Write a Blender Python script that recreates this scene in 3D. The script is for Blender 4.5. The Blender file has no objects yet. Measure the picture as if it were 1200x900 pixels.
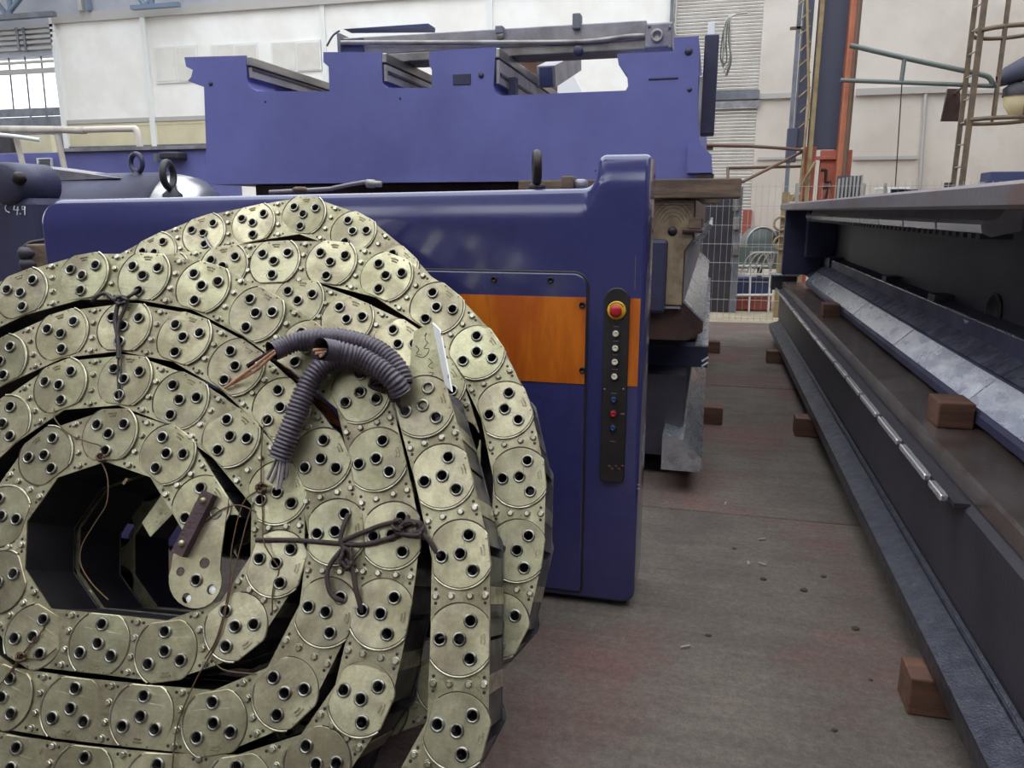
import bpy, bmesh, math, random
from mathutils import Vector, Matrix
from mathutils.geometry import tessellate_polygon
random.seed(7)
C = bpy.context.scene.collection
# ------------------------------------------------------------------ camera
FPX = 900.0
PHI = math.atan(203/900.0)
PSI = math.atan(236/900.0*math.cos(PHI))
EYE = Vector((0, 0, 1.5))
sp, cp, sf, cf = math.sin(PSI), math.cos(PSI), math.sin(PHI), math.cos(PHI)
FW = Vector((-sp*cf, cp*cf, -sf)); RT = Vector((cp, sp, 0)); UP = Vector((-sp*sf, cp*sf, cf))
cam_d = bpy.data.cameras.new('camera'); cam = bpy.data.objects.new('camera', cam_d); C.objects.link(cam)
cam_d.sensor_fit = 'HORIZONTAL'; cam_d.sensor_width = 36.0; cam_d.lens = 36.0*FPX/1200.0
cam_d.clip_start = 0.05; cam_d.clip_end = 200
m = Matrix((RT, UP, -FW)).transposed().to_4x4(); m.translation = EYE
cam.matrix_world = m
bpy.context.scene.camera = cam
# ------------------------------------------------------------------ world, light, exposure
w = bpy.data.worlds.new('world'); bpy.context.scene.world = w; w.use_nodes = True
w.node_tree.nodes['Background'].inputs[0].default_value = (0.90, 0.95, 1.0, 1)
w.node_tree.nodes['Background'].inputs[1].default_value = 1.9
vs = bpy.context.scene.view_settings
vs.view_transform = 'Standard'; vs.look = 'None'; vs.exposure = 0.85; vs.gamma = 1.0; vs.use_curve_mapping = False

def P(px, py, X=None, Y=None, Z=None):
    """real point seen at photo pixel (px,py) lying on the plane X=, Y= or Z="""
    d = FW + RT*((px-600)/FPX) + UP*((450-py)/FPX)
    if Y is not None: t = Y/d.y
    elif Z is not None: t = (Z-1.5)/d.z
    else: t = X/d.x
    return EYE + d*t
# ------------------------------------------------------------------ materials
MATS = {}
def mat(name, col, rough=.5, metal=0.0, col2=None, scale=6.0, bump=0.0, bscale=60.0, coat=0.0, amt=1.0, stretch=(1,1,1), rnd=0.0, col3=None, scale3=1.5, lo=.4, hi=.62, rvar=0.0, lo3=.52, hi3=.64, grain=(), hue=0.0):
    M = bpy.data.materials.new(name); M.use_nodes = True
    nt = M.node_tree; b = nt.nodes['Principled BSDF']
    b.inputs['Roughness'].default_value = rough; b.inputs['Metallic'].default_value = metal
    if coat: b.inputs['Coat Weight'].default_value = coat; b.inputs['Coat Roughness'].default_value = .12
    c4 = lambda c: (c[0], c[1], c[2], 1)
    b.inputs['Base Color'].default_value = c4(col)
    if col2 or bump or rnd or col3 or rvar:
        tc = nt.nodes.new('ShaderNodeTexCoord'); mp = nt.nodes.new('ShaderNodeMapping'); mp.inputs['Scale'].default_value = stretch
        oi = nt.nodes.new('ShaderNodeObjectInfo'); ad = nt.nodes.new('ShaderNodeVectorMath'); ad.operation = 'MULTIPLY_ADD'
        ad.inputs[1].default_value = (17.3, 9.1, 5.7)
        nt.links.new(oi.outputs['Random'], ad.inputs[0]); nt.links.new(tc.outputs['Object'], ad.inputs[2])
        nt.links.new(ad.outputs[0], mp.inputs[0])
        last = None
        def noise(s, det=5):
            n = nt.nodes.new('ShaderNodeTexNoise'); n.inputs['Scale'].default_value = s; n.inputs['Detail'].default_value = det
            n.inputs['Roughness'].default_value = .62; nt.links.new(mp.outputs[0], n.inputs['Vector']); return n
        def ramp(src, a, c):
            r = nt.nodes.new('ShaderNodeMapRange'); r.inputs[1].default_value = a; r.inputs[2].default_value = c
            nt.links.new(src, r.inputs[0]); return r.outputs[0]
        def mix(fac, A, B):
            x = nt.nodes.new('ShaderNodeMix'); x.data_type = 'RGBA'
            nt.links.new(fac, x.inputs[0])
            for i, v in ((6, A), (7, B)):
                if isinstance(v, tuple): x.inputs[i].default_value = v
                else: nt.links.new(v, x.inputs[i])
            return x.outputs[2]
        last = c4(col)
        if col2:
            n = noise(scale); last = mix(ramp(n.outputs['Fac'], lo, hi), last, c4(tuple(col[i]*(1-amt)+col2[i]*amt for i in range(3))))
            if rvar:
                r = nt.nodes.new('ShaderNodeMapRange'); r.inputs[1].default_value = .3; r.inputs[2].default_value = .7
                r.inputs[3].default_value = rough; r.inputs[4].default_value = rough+rvar
                nt.links.new(n.outputs['Fac'], r.inputs[0]); nt.links.new(r.outputs[0], b.inputs['Roughness'])
        if col3:
            n3 = noise(scale3, 8); last = mix(ramp(n3.outputs['Fac'], lo3, hi3), last, c4(col3))
        if rnd and not isinstance(last, tuple):
            h = nt.nodes.new('ShaderNodeHueSaturation')
            r = nt.nodes.new('ShaderNodeMapRange'); r.inputs[3].default_value = 1-rnd; r.inputs[4].default_value = 1+rnd
            nt.links.new(oi.outputs['Random'], r.inputs[0]); nt.links.new(r.outputs[0], h.inputs['Value'])
            nt.links.new(last, h.inputs['Color']); last = h.outputs[0]
            if hue:
                fr = nt.nodes.new('ShaderNodeMath'); fr.operation = 'MULTIPLY'; fr.inputs[1].default_value = 7.31; f2 = nt.nodes.new('ShaderNodeMath'); f2.operation = 'FRACT'
                r2 = nt.nodes.new('ShaderNodeMapRange'); r2.inputs[3].default_value = .5-hue; r2.inputs[4].default_value = .5+hue
                nt.links.new(oi.outputs['Random'], fr.inputs[0]); nt.links.new(fr.outputs[0], f2.inputs[0]); nt.links.new(f2.outputs[0], r2.inputs[0]); nt.links.new(r2.outputs[0], h.inputs['Hue'])
        for (gs, ga, gst) in grain:
            m2 = nt.nodes.new('ShaderNodeMapping'); m2.inputs['Scale'].default_value = gst; nt.links.new(ad.outputs[0], m2.inputs[0])
            ng = nt.nodes.new('ShaderNodeTexNoise'); ng.inputs['Scale'].default_value = gs; ng.inputs['Detail'].default_value = 6; ng.inputs['Roughness'].default_value = .7; nt.links.new(m2.outputs[0], ng.inputs['Vector'])
            rg = nt.nodes.new('ShaderNodeMapRange'); rg.inputs[1].default_value = .28; rg.inputs[2].default_value = .72; rg.inputs[3].default_value = 1-ga; rg.inputs[4].default_value = 1+ga; nt.links.new(ng.outputs['Fac'], rg.inputs[0])
            hg = nt.nodes.new('ShaderNodeHueSaturation'); nt.links.new(rg.outputs[0], hg.inputs['Value'])
            if isinstance(last, tuple): hg.inputs['Color'].default_value = last
            else: nt.links.new(last, hg.inputs['Color'])
            last = hg.outputs[0]
        if not isinstance(last, tuple): nt.links.new(last, b.inputs['Base Color'])
        if bump:
            nb = noise(bscale, 4); bp = nt.nodes.new('ShaderNodeBump'); bp.inputs['Strength'].default_value = bump; bp.inputs['Distance'].default_value = .01
            nt.links.new(nb.outputs['Fac'], bp.inputs['Height']); nt.links.new(bp.outputs[0], b.inputs['Normal'])
    MATS[name] = M; return M
def S(r, g, b):  # sRGB 0-255 -> linear
    f = lambda v: (v/255/12.92) if v/255 <= .04045 else ((v/255+.055)/1.055)**2.4
    return (f(r), f(g), f(b))
mat('zinc', S(174,166,136), .34, .62, S(132,124,98), 8, .10, 110, rnd=.10, col3=S(78,66,48), scale3=30, rvar=.12, lo3=.56, hi3=.78, hue=.012, grain=((140,.14,(1,1,1)),(12,.12,(1,1,1))))
mat('zinc_disc', S(184,177,146), .27, .70, S(142,134,106), 6, .06, 90, rnd=.20, col3=S(126,112,104), scale3=9, rvar=.14, lo3=.5, hi3=.85, hue=.010, grain=((140,.14,(1,1,1)),(14,.14,(1,1,1))))
mat('ring_steel', S(170,168,160), .28, .9, S(90,85,78), 40)
mat('bolt_steel', S(205,200,180), .3, .85, S(150,145,120), 30)
mat('black_plastic', S(26,24,26), .5, 0, S(38,34,36), 10)
mat('bar_steel', S(110,106,108), .38, .7, S(60,56,60), 14, rnd=.15)
mat('blue_gloss', S(58,58,108), .14, 0, S(52,52,98), 2.5, .03, 18, coat=.8, rvar=.14, col3=S(40,39,74), scale3=3, lo3=.55, hi3=.85, grain=((5,.14,(1,1,1)),(40,.07,(1,1,1))))
mat('blue_satin', S(106,108,170), .5, 0, S(98,100,160), 1.5, .06, 60, rvar=.15, col3=S(84,86,138), scale3=1.3, lo3=.45, hi3=.8)  # blue lightened to carry the veiling glare over the upper bed
mat('navy_dark', S(56,56,84), .40, 0, S(46,45,68), 3, .2, 70, rvar=.2)
mat('navy_rough', S(82,83,92), .26, .72, S(64,65,76), 20, .35, 150, rvar=.16, grain=((60,.3,(1,1,1)),))
mat('rail_steel', S(226,229,236), .20, .92, S(196,199,210), 8, .05, 60, rvar=.12, stretch=(1.5,.6,1.5), col3=S(110,112,128), scale3=11, lo3=.62, hi3=.74, grain=((60,.16,(1,.5,1)),(9,.14,(1,1,1))))
mat('ground_steel', S(190,188,185), .3, .85, S(140,138,136), 4, .1, 80, stretch=(2,.3,2))
mat('dark_cast', S(54,50,58), .5, 0, S(42,39,46), 5, .2, 80)
mat('rust_top', S(126,120,122), .42, .4, S(132,98,82), 4, .15, 60, lo=.5, hi=.66, grain=((20,.12,(1,.3,1)),))
mat('brown_paint', S(84,62,54), .4, .3, S(60,46,44), 4, .2, 70)
mat('flange_steel', S(128,118,114), .24, .6, S(100,84,78), 4, .1, 70)
mat('bright_steel', S(245,245,248), .22, .8)
mat('scuffed_steel', S(150,152,168), .26, .85, S(96,96,118), 9, .2, 80, rvar=.15, grain=((50,.3,(1,.6,1)),))
mat('groove', S(60,52,42), .6); mat('orange', S(206,112,24), .38, 0, S(178,84,20), 4, .06, 40, coat=.2, stretch=(3,1,.6), col3=S(110,56,30), scale3=5, lo3=.6, hi3=.8)
mat('panel_black', S(46,40,40), .45, 0, S(36,32,32), 8)
mat('red_button', S(176,34,44), .3); mat('yellow', S(222,170,40), .35); mat('white_button', S(214,208,186), .35); mat('blue_button', S(40,70,120), .35)
mat('screw', S(48,40,40), .45, .6)
mat('concrete', S(100,90,82), .78, 0, S(80,72,66), 2.6, .7, 60, col3=S(104,78,72), scale3=1.3, lo3=.50, hi3=.66, lo=.35, hi=.7, rvar=.12, grain=((38,.30,(1,1,1)),(150,.22,(1,1,1)),(9,.18,(.22,1.6,1))))
mat('joint', S(58,50,46), .95, 0, S(40,36,34), 20)
mat('timber', S(108,74,58), .7, 0, S(84,56,44), 5, .3, 50, stretch=(.6,6,6), grain=((30,.2,(.3,2,2)),))
mat('timber_grey', S(120,98,80), .75, 0, S(86,70,60), 5, .3, 50, stretch=(1,6,6))
mat('machined', S(168,148,120), .45, .45, S(128,110,90), 8, .08, 60)
mat('wall_white', S(242,240,235), .85, 0, S(234,230,223), 1.2)
mat('wall_cream', S(212,203,194), .85, 0, S(200,190,180), .8, .1, 8, col3=S(192,180,168), scale3=.6, lo3=.58, hi3=.75)
mat('wall_low', S(212,204,172), .85, 0, S(200,190,160), 1)
mat('wall_grey', S(176,178,186), .85, 0, S(164,166,176), 1)
mat('roof_dark', S(84,84,88), .9); mat('wall_mid', S(150,148,146), .9)
mat('trim_grey', S(176,172,168), .7); mat('frame_white', S(225,225,222), .6)
mat('shutter', S(184,177,168), .6, .0, S(170,162,153), 2)
mat('steel_grey', S(120,124,132), .6, .2, S(98,100,108), 3)
mat('truss_blue', S(112,126,146), .6)
mat('pane', S(222,218,210), .3, 0, S(212,206,197), 2)
mat('hose', S(82,72,84), .34, 0, S(62,54,64), 30)
mat('cable_grey', S(120,112,118), .4); mat('copper', S(206,158,130), .35, .4); mat('wire_dark', S(48,38,38), .5); mat('wire_rust', S(92,70,52), .5, .4)
mat('rope', S(64,48,46), .75, 0, S(48,36,36), 60, .4, 200)
mat('flange_orange', S(196,124,92), .6, 0, S(178,104,78), 2); mat('red_col', S(178,98,78), .6, 0, S(154,82,68), 2); mat('dark_col', S(70,72,90), .6); mat('brown_pipe', S(104,80,66), .6)
mat('yellow_col', S(158,138,98), .6, 0, S(132,110,80), 5)
mat('ladder', S(116,98,78), .6, .2, S(92,80,70), 5); mat('grey_green', S(104,112,108), .55, .2)
mat('mesh_wire', S(176,172,164), .45, .5)
mat('lamp_glass', S(230,214,170), .25); mat('dark_blue', S(60,66,104), .5)
mat('brown_bar', S(74,52,56), .7, 0, S(58,42,44), 20, .4, 120)
mat('chalk', S(225,225,230), .9); mat('ink', S(50,46,40), .7); mat('white_sheet', S(236,236,234), .6)
mat('red_box', S(150,76,66), .6); mat('floor_far_lit', S(168,155,134), .8, 0, S(146,132,112), 1.5)
mat('flange_grey', S(150,146,140), .45, .5, S(120,112,106), 6, .1, 60)
mat('lead_grey', S(156,152,156), .45, .4, S(128,124,130), 5, .15, 60)
mat('lagging', S(196,188,178), .8, 0, S(176,166,156), 6); mat('debris', S(62,54,48), .9); mat('chip', S(150,140,125), .8)
mat('dirt', S(34,30,28), .9, 0, S(50,44,40), 80, .8, 300)
# ------------------------------------------------------------------ mesh helpers
class MB:
    def __init__(s): s.v = []; s.f = []; s.mi = []; s.sm = []
    def add(s, vs, fs, mi=0, smooth=False):
        o = len(s.v); s.v += [Vector(v) for v in vs]
        for f in fs: s.f.append([i+o for i in f]); s.mi.append(mi); s.sm.append(smooth)
        return s
    def box(s, a, b, mi=0, bev=0.0):
        x0, x1 = sorted((a[0], b[0])); y0, y1 = sorted((a[1], b[1])); z0, z1 = sorted((a[2], b[2]))
        if bev <= 0:
            vs = [(x, y, z) for z in (z0, z1) for y in (y0, y1) for x in (x0, x1)]
            return s.add(vs, [(0,2,3,1),(4,5,7,6),(0,1,5,4),(2,6,7,3),(0,4,6,2),(1,3,7,5)], mi)
        bm = bmesh.new(); bmesh.ops.create_cube(bm, size=1)
        for v in bm.verts: v.co = Vector((x0+(v.co.x+.5)*(x1-x0), y0+(v.co.y+.5)*(y1-y0), z0+(v.co.z+.5)*(z1-z0)))
        bmesh.ops.bevel(bm, geom=bm.edges[:], offset=bev, segments=2, affect='EDGES', profile=.5)
        bm.verts.index_update(); s.add([v.co.copy() for v in bm.verts], [[v.index for v in f.verts] for f in bm.faces], mi); bm.free(); return s
    def obox(s, c, ax, ay, az, h, mi=0):
        """box centred at c with axes and half sizes h"""
        c = Vector(c); vs = []
        for z in (-1, 1):
            for y in (-1, 1):
                for x in (-1, 1): vs.append(c+ax*(x*h[0])+ay*(y*h[1])+az*(z*h[2]))
        return s.add(vs, [(0,2,3,1),(4,5,7,6),(0,1,5,4),(2,6,7,3),(0,4,6,2),(1,3,7,5)], mi)
    def tube(s, pts, r, n=8, mi=0, caps=True, rfun=None):
        pts = [Vector(p) for p in pts]; rings = []; prev = None
        for i, p in enumerate(pts):
            t = (pts[min(i+1, len(pts)-1)]-pts[max(i-1, 0)])
            if t.length < 1e-9: t = Vector((0,0,1))
            t.normalize()
            if prev is None:
                a = t.orthogonal().normalized()
            else:
                a = prev - t*prev.dot(t)
                a = a.normalized() if a.length > 1e-6 else t.orthogonal().normalized()
            prev = a; b = t.cross(a); rr = rfun(i) if rfun else r
            rings.append([p+(a*math.cos(2*math.pi*k/n)+b*math.sin(2*math.pi*k/n))*rr for k in range(n)])
        vs = [v for R in rings for v in R]; fs = []
        for i in range(len(rings)-1):
            for k in range(n): fs.append((i*n+k, i*n+(k+1) % n, (i+1)*n+(k+1) % n, (i+1)*n+k))
        s.add(vs, fs, mi, True)
        if caps: s.add(rings[0][::-1], [list(range(n))], mi); s.add(rings[-1], [list(range(n))], mi)
        return s
    def prism(s, poly, d, mi=0, smooth=False):
        """poly: 3D ring of points, d: extrusion vector"""
        p = [Vector(q) for q in poly]; d = Vector(d); n = len(p)
        nrm = Vector((0,0,0))
        for i in range(n): nrm += p[i].cross(p[(i+1) % n])
        if nrm.dot(d) > 0: p = p[::-1]
        tris = tessellate_polygon([p])
        q = [v+d for v in p]
        def orient(t, nd, src):
            a, b, c = (src[i] for i in t)
            return t if (b-a).cross(c-a).dot(nd) > 0 else t[::-1]
        s.add(p, [orient(t, -d, p) for t in tris], mi); s.add(q, [orient(t, d, q) for t in tris], mi)
        s.add(p+q, [(i, i+n, (i+1) % n + n, (i+1) % n) for i in range(n)], mi, smooth)
        return s
    def lathe(s, prof, o, ax, n=24, mi=0, smooth=True):
        """prof: list of (r, h) along axis ax from o"""
        o = Vector(o); ax = Vector(ax).normalized(); a = ax.orthogonal().normalized(); b = ax.cross(a)
        vs = []; fs = []
        for r, h in prof:
            for k in range(n): vs.append(o+ax*h+(a*math.cos(2*math.pi*k/n)+b*math.sin(2*math.pi*k/n))*r)
        for i in range(len(prof)-1):
            for k in range(n): fs.append((i*n+k, i*n+(k+1) % n, (i+1)*n+(k+1) % n, (i+1)*n+k))
        return s.add(vs, fs, mi, smooth)
    def torus(s, c, nrm, R, r, n=28, m_=10, mi=0):
        c = Vector(c); nrm = Vector(nrm).normalized(); a = nrm.orthogonal().normalized(); b = nrm.cross(a); vs = []; fs = []
        for i in range(n):
            u = a*math.cos(2*math.pi*i/n)+b*math.sin(2*math.pi*i/n)
            for k in range(m_):
                t = 2*math.pi*k/m_; vs.append(c+u*(R+r*math.cos(t))+nrm*(r*math.sin(t)))
        for i in range(n):
            for k in range(m_): fs.append((i*m_+k, ((i+1) % n)*m_+k, ((i+1) % n)*m_+(k+1) % m_, i*m_+(k+1) % m_))
        return s.add(vs, fs, mi, True)
    def mesh(s, name, mats, recentre=True):
        me = bpy.data.meshes.new(name); off = Vector((0,0,0))
        if recentre and s.v:
            lo = [min(v[i] for v in s.v) for i in range(3)]; hi = [max(v[i] for v in s.v) for i in range(3)]
            off = Vector(((lo[0]+hi[0])/2, (lo[1]+hi[1])/2, lo[2]))
        me.from_pydata([v-off for v in s.v], [], s.f)
        for mn in (mats if isinstance(mats, (list, tuple)) else [mats]): me.materials.append(MATS[mn])
        me.polygons.foreach_set('material_index', s.mi); me.polygons.foreach_set('use_smooth', s.sm); me.update()
        return me, off
    def build(s, name, mats, parent=None, fixn=False):
        me, off = s.mesh(name, mats)
        if fixn:
            bm = bmesh.new(); bm.from_mesh(me); bmesh.ops.recalc_face_normals(bm, faces=bm.faces[:]); bm.to_mesh(me); bm.free()
        o = bpy.data.objects.new(name, me); o.location = off; C.objects.link(o)
        if parent: adopt(o, parent)
        return o
def adopt(o, parent):
    o.parent = parent
    pw = world_of(parent); o.matrix_parent_inverse = pw.inverted()
def world_of(o):
    M = Matrix.LocRotScale(o.location, o.rotation_euler, o.scale)
    return world_of(o.parent) @ o.matrix_parent_inverse @ M if o.parent else M
def tag(o, label, cat, group=None):
    o['label'] = label; o['category'] = cat
    if group: o['group'] = group
    return o
def thing(name, label, cat, loc=(0,0,0), group=None):
    o = bpy.data.objects.new(name, None); o.empty_display_size = .1; C.objects.link(o); o.location = loc
    return tag(o, label, cat, group)
def struct(o): o['kind'] = 'structure'; return o
def smooth_path(pts, sub=8):
    pts = [Vector(p) for p in pts]; out = []
    for i in range(len(pts)-1):
        p0 = pts[max(i-1, 0)]; p1 = pts[i]; p2 = pts[i+1]; p3 = pts[min(i+2, len(pts)-1)]
        for k in range(sub):
            t = k/sub; out.append(.5*((2*p1)+(p2-p0)*t+(2*p0-5*p1+4*p2-p3)*t*t+(3*p1-p0-3*p2+p3)*t**3))
    out.append(pts[-1]); return out
def resample(pts, step):
    out = [pts[0].copy()]; acc = 0
    for i in range(len(pts)-1):
        a, b = pts[i], pts[i+1]; l = (b-a).length
        while acc+l >= step and l > 0:
            t = (step-acc)/l; a = a+(b-a)*t; l = (b-a).length; out.append(a.copy()); acc = 0
        acc += l
    return out
# ================================================================== THE HALL
HX0, HX1, HY0, HY1, HH = -22.0, 9.5, -9.0, 16.0, 9.5
floor = struct(MB().box((HX0, HY0, -.20), (HX1, HY1+6, -.045)).build('floor', 'joint'))
rows = [-9, -5.2, -2.2, .80, 3.82, 6.84, 8.9, 10.95, 13.5, 16, 22]
xs0 = {2: [-22,-9,-5.4,-2.4,1.9,4.9,9.5], 3: [-22,-9.2,-6.2,-2.6,1.9,4.9,9.5], 5: [-22,-7.5,-4.3,-1.3,2.3,6.2,9.5]}
for i in range(len(rows)-1):
    xs = xs0.get(i, [-22,-14,-10.6,-7.6,-4.6,-1.6,1.5,4.5,7.3,9.5])
    for k in range(len(xs)-1):
        g = .007; dz = random.uniform(-.003, 0)
        MB().box((xs[k]+g, rows[i]+g, -.05), (xs[k+1]-g, rows[i+1]-g, dz), bev=.005).build('slab', 'concrete' if rows[i] < 10 else 'floor_far_lit', floor)  # far slabs coloured paler to carry the stronger light there
YW = 16.0
def wpx(px, py, Y=YW): return P(px, py, Y=Y)
def wrect(mb, x0, y0, x1, y1, Y, dep, mi=0, bev=0):
    """upright panel covering photo rectangle at depth Y with real thickness dep"""
    ym = (y0+y1)/2; xm = (x0+x1)/2
    a = P(x0, ym, Y=Y).x; b = P(x1, ym, Y=Y).x; z0 = P(xm, y1, Y=Y).z; z1 = P(xm, y0, Y=Y).z
    return mb.box((a, Y, z0), (b, Y+dep, z1), mi, bev)
# ---- back wall: right plaster part, shutter, partition, upper wall, window bay
xL = wpx(64, 80).x; xS0 = wpx(787, 100).x; xS1 = wpx(889, 100).x
z_rail = wpx(220, 13).z; z_w0 = wpx(35, 137).z; z_w1 = wpx(35, 66).z
wb = struct(MB().box((xS1, YW, 0), (HX1, YW+.3, HH)).build('wall_back', 'wall_cream'))
struct(MB().box((xL, YW, 0), (xS0, YW+.3, z_rail)).build('wall_partition', 'wall_white'))
struct(MB().box((HX0, YW, z_rail+.12), (xS0, YW+.35, HH)).build('wall_upper', 'wall_grey'))
struct(MB().box((xS0, YW+.02, wpx(840,-30).z), (xS1, YW+.3, HH)).build('wall_lintel', 'wall_cream'))
struct(MB().box((HX0, YW, 0), (xL, YW+.3, z_w0)).build('wall_dado', 'steel_grey'))
struct(MB().box((HX0, YW, z_w1), (xL, YW+.3, z_rail+.12)).build('wall_louvre_band', 'wall_grey'))
wl = struct(MB().box((HX0-.3, HY0, 0), (HX0, HY1+.3, 3.0)).build('wall_left', 'wall_mid'))       # long side wall with a row of tall windows
MB().box((HX0-.3, HY0, 8.0), (HX0, HY1+.3, HH+.6)).build('upper_band', 'wall_mid', wl)
for y0, y1 in ((HY0, 0), (4.6, 5.4), (10, 10.8), (15.4, HY1+.3)): MB().box((HX0-.3, y0, 3.0), (HX0, y1, 8.0)).build('pier', 'wall_mid', wl)
struct(MB().box((HX1, HY0, 0), (HX1+.3, HY1+.3, HH+.6)).build('wall_right', 'wall_mid'))
wf = struct(MB().box((HX0-.3, HY0-.3, 0), (HX1+.3, HY0, 6.4)).build('wall_front', 'roof_dark'))   # behind the viewer, unseen: clerestory openings added under the roof to brighten the chain
MB().box((HX0-.3, HY0-.3, 9.0), (HX1+.3, HY0, HH+.6)).build('upper_band', 'roof_dark', wf)
for x0, x1 in ((HX0-.3, -10.5), (-6.6, -6.0), (-2.3, -1.7), (3.0, HX1+.3)): MB().box((x0, HY0-.3, 6.4), (x1, HY0, 9.0)).build('pier', 'roof_dark', wf)
# roof: solid deck behind the viewer and along the sides, one large glazed rooflight field over the machines
ceil = struct(MB().box((HX0, HY0, HH+.6), (HX1, -6.5, HH+.8)).build('ceiling', 'roof_dark'))
for x0, x1 in ((HX0, -14.0), (8.5, HX1)):
    MB().box((x0, -6.5, HH+.6), (x1, HY1+.3, HH+.8)).build('roof_deck', 'roof_dark', ceil)
for y in (-4.3, 1.5, 6, 10.5, 15):
    MB().box((HX0, y-.12, HH+.1), (HX1, y+.12, HH+.6)).build('roof_beam', 'truss_blue', ceil)
# window bay
wn = struct(wrect(MB(), -60, 128, 72, 137, YW-.02, .1).build('window_1', 'steel_grey'))
for px in (-42, -24, -6, 13, 32, 51):
    MB().tube([wpx(px-3, 66, YW+.05), wpx(px+4, 137, YW+.05)], .02, 6).build('window_bar', 'steel_grey', wn)
for y0, y1 in ((73, 76), (82, 88)):
    wrect(MB(), -60, y0, 67, y1, YW-.03, .06).build('window_rail', 'trim_grey', wn)
g_ = wrect(MB(), -60, 64, 70, 137, YW+.12, .012).build('pane', 'sky_glass' if 'sky_glass' in MATS else 'pane', wn)
M = bpy.data.materials.new('clear_glass'); M.use_nodes = True; b = M.node_tree.nodes['Principled BSDF']
b.inputs['Transmission Weight'].default_value = 1; b.inputs['Roughness'].default_value = .02; b.inputs['IOR'].default_value = 1.02; MATS['clear_glass'] = M
g_.data.materials.clear(); g_.data.materials.append(M)
for k, y in enumerate((32, 38, 44, 50, 57)):
    wrect(MB(), -60, y, 62, y+3.5, YW-.08, .06, 0).build('louvre_blade', 'trim_grey', wn)
for px in (19, 27): wrect(MB(), px, 32, px+2.5, 60, YW-.1, .05).build('louvre_stay', 'steel_grey', wn)
# partition trims and posts
n_ = 0
def trim(x0, y0, x1, y1, mt, dep=.06, Y=YW):
    global n_; n_ += 1
    return struct(wrect(MB(), x0, y0, x1, y1, Y-dep, dep-.001).build('trim_%d' % n_, mt))
a = wpx(64, 24); b_ = wpx(785, -22)
struct(MB().box((a.x, YW-.09, z_rail-.08), (b_.x, YW-.001, z_rail+.12)).build('trim_top_rail', 'trim_grey'))
for (x0, y0, x1, y1) in ((62, 20, 78, 148), (168, 14, 188, 175)):
    t0 = wpx(x0, y0); t1 = wpx(x1, y1); MBB = MB().box((t0.x-.06, YW-.08, wpx(x0, 190).z), (t0.x+.07, YW-.001, t0.z)); n_ += 1
    struct(MBB.build('trim_%d' % n_, 'frame_white'))
for px in (378, 575): n_ += 1; t0 = wpx(px, 5); struct(MB().box((t0.x-.05, YW-.05, 1.5), (t0.x+.05, YW-.001, z_rail)).build('trim_%d' % n_, 'frame_white'))
trim(78, 138, 245, 143, 'trim_grey', .05); trim(78, 143.5, 245, 147, 'wall_low', .03); trim(75, 170, 245, 175, 'steel_grey', .07)
struct(wrect(MB(), 76, 147, 246, 170, YW-.02, .019).build('wall_skirt', 'wall_low'))
# small casement windows on partition
for i, (x0, x1, y0, y1) in enumerate(((181, 232, 54, 97), (247, 302, 51, 80), (318, 376, 48, 84))):
    wo = struct(wrect(MB(), x0, y0, x1, y1, YW-.035, .03).build('window_%d' % (i+2), 'frame_white'))
    xm = (x0+x1)/2
    for (p0, p1) in ((x0+2, xm-1), (xm+1, x1-2)):
        wrect(MB(), p0, y0+2, p1, y1-2, YW-.045, .012).build('pane', 'pane', wo)
# roller shutter door
dr = struct(wrect(MB(), 788, -40, 790, 215, YW-.12, .11).build('door_1', 'trim_grey'))
mbs = MB(); zt = wpx(840, -30).z; k = 0; z = 0.0
while z < zt:
    mbs.prism([(xS0, YW+.02, z), (xS0, YW+.0, z+.012), (xS0, YW-.002, z+.047), (xS0, YW+.02, z+.060)], (xS1-xS0, 0, 0)); z += .062
o = mbs.build('slat_curtain', 'shutter', dr); o['kind'] = 'stuff'
wrect(MB(), 784, -40, 787, 130, YW-.1, .08).build('guide_rail', 'steel_grey', dr)
wrect(MB(), 792, 119, 890, 127, YW-.1, .05).build('stop_rail', 'lead_grey', dr)
wrect(MB(), 792, 107, 890, 117, YW-.09, .04).build('stop_rail', 'steel_grey', dr)
# plaster wall trims
trim(888, 109, 942, 115, 'trim_grey'); trim(1004, 102, 1110, 110, 'trim_grey', .08); trim(1110, 105, 1210, 109, 'trim_grey', .06)
trim(888, 184, 940, 187, 'trim_grey', .04); trim(1000, 183, 1075, 187, 'trim_grey', .05)
def pipe(name, label, cat, pts, r, mt, group=None, n=8, smooth=False):
    pts = smooth_path(pts) if smooth else pts
    return tag(MB().tube(pts, r, n).build(name, mt), label, cat, group)
pipe('conduit', 'slim pale vertical conduit on plaster wall left of ladder', 'pipe', [wpx(1085, 110, YW-.05), wpx(1078, 222, YW-.05)], .03, 'trim_grey')
pipe('drop_cable', 'thin dark cable hanging straight down from the jib arm', 'cable', [P(1057, 97, Y=12.6), P(1049, 222, Y=12.6)], .008, 'wire_dark')
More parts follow.
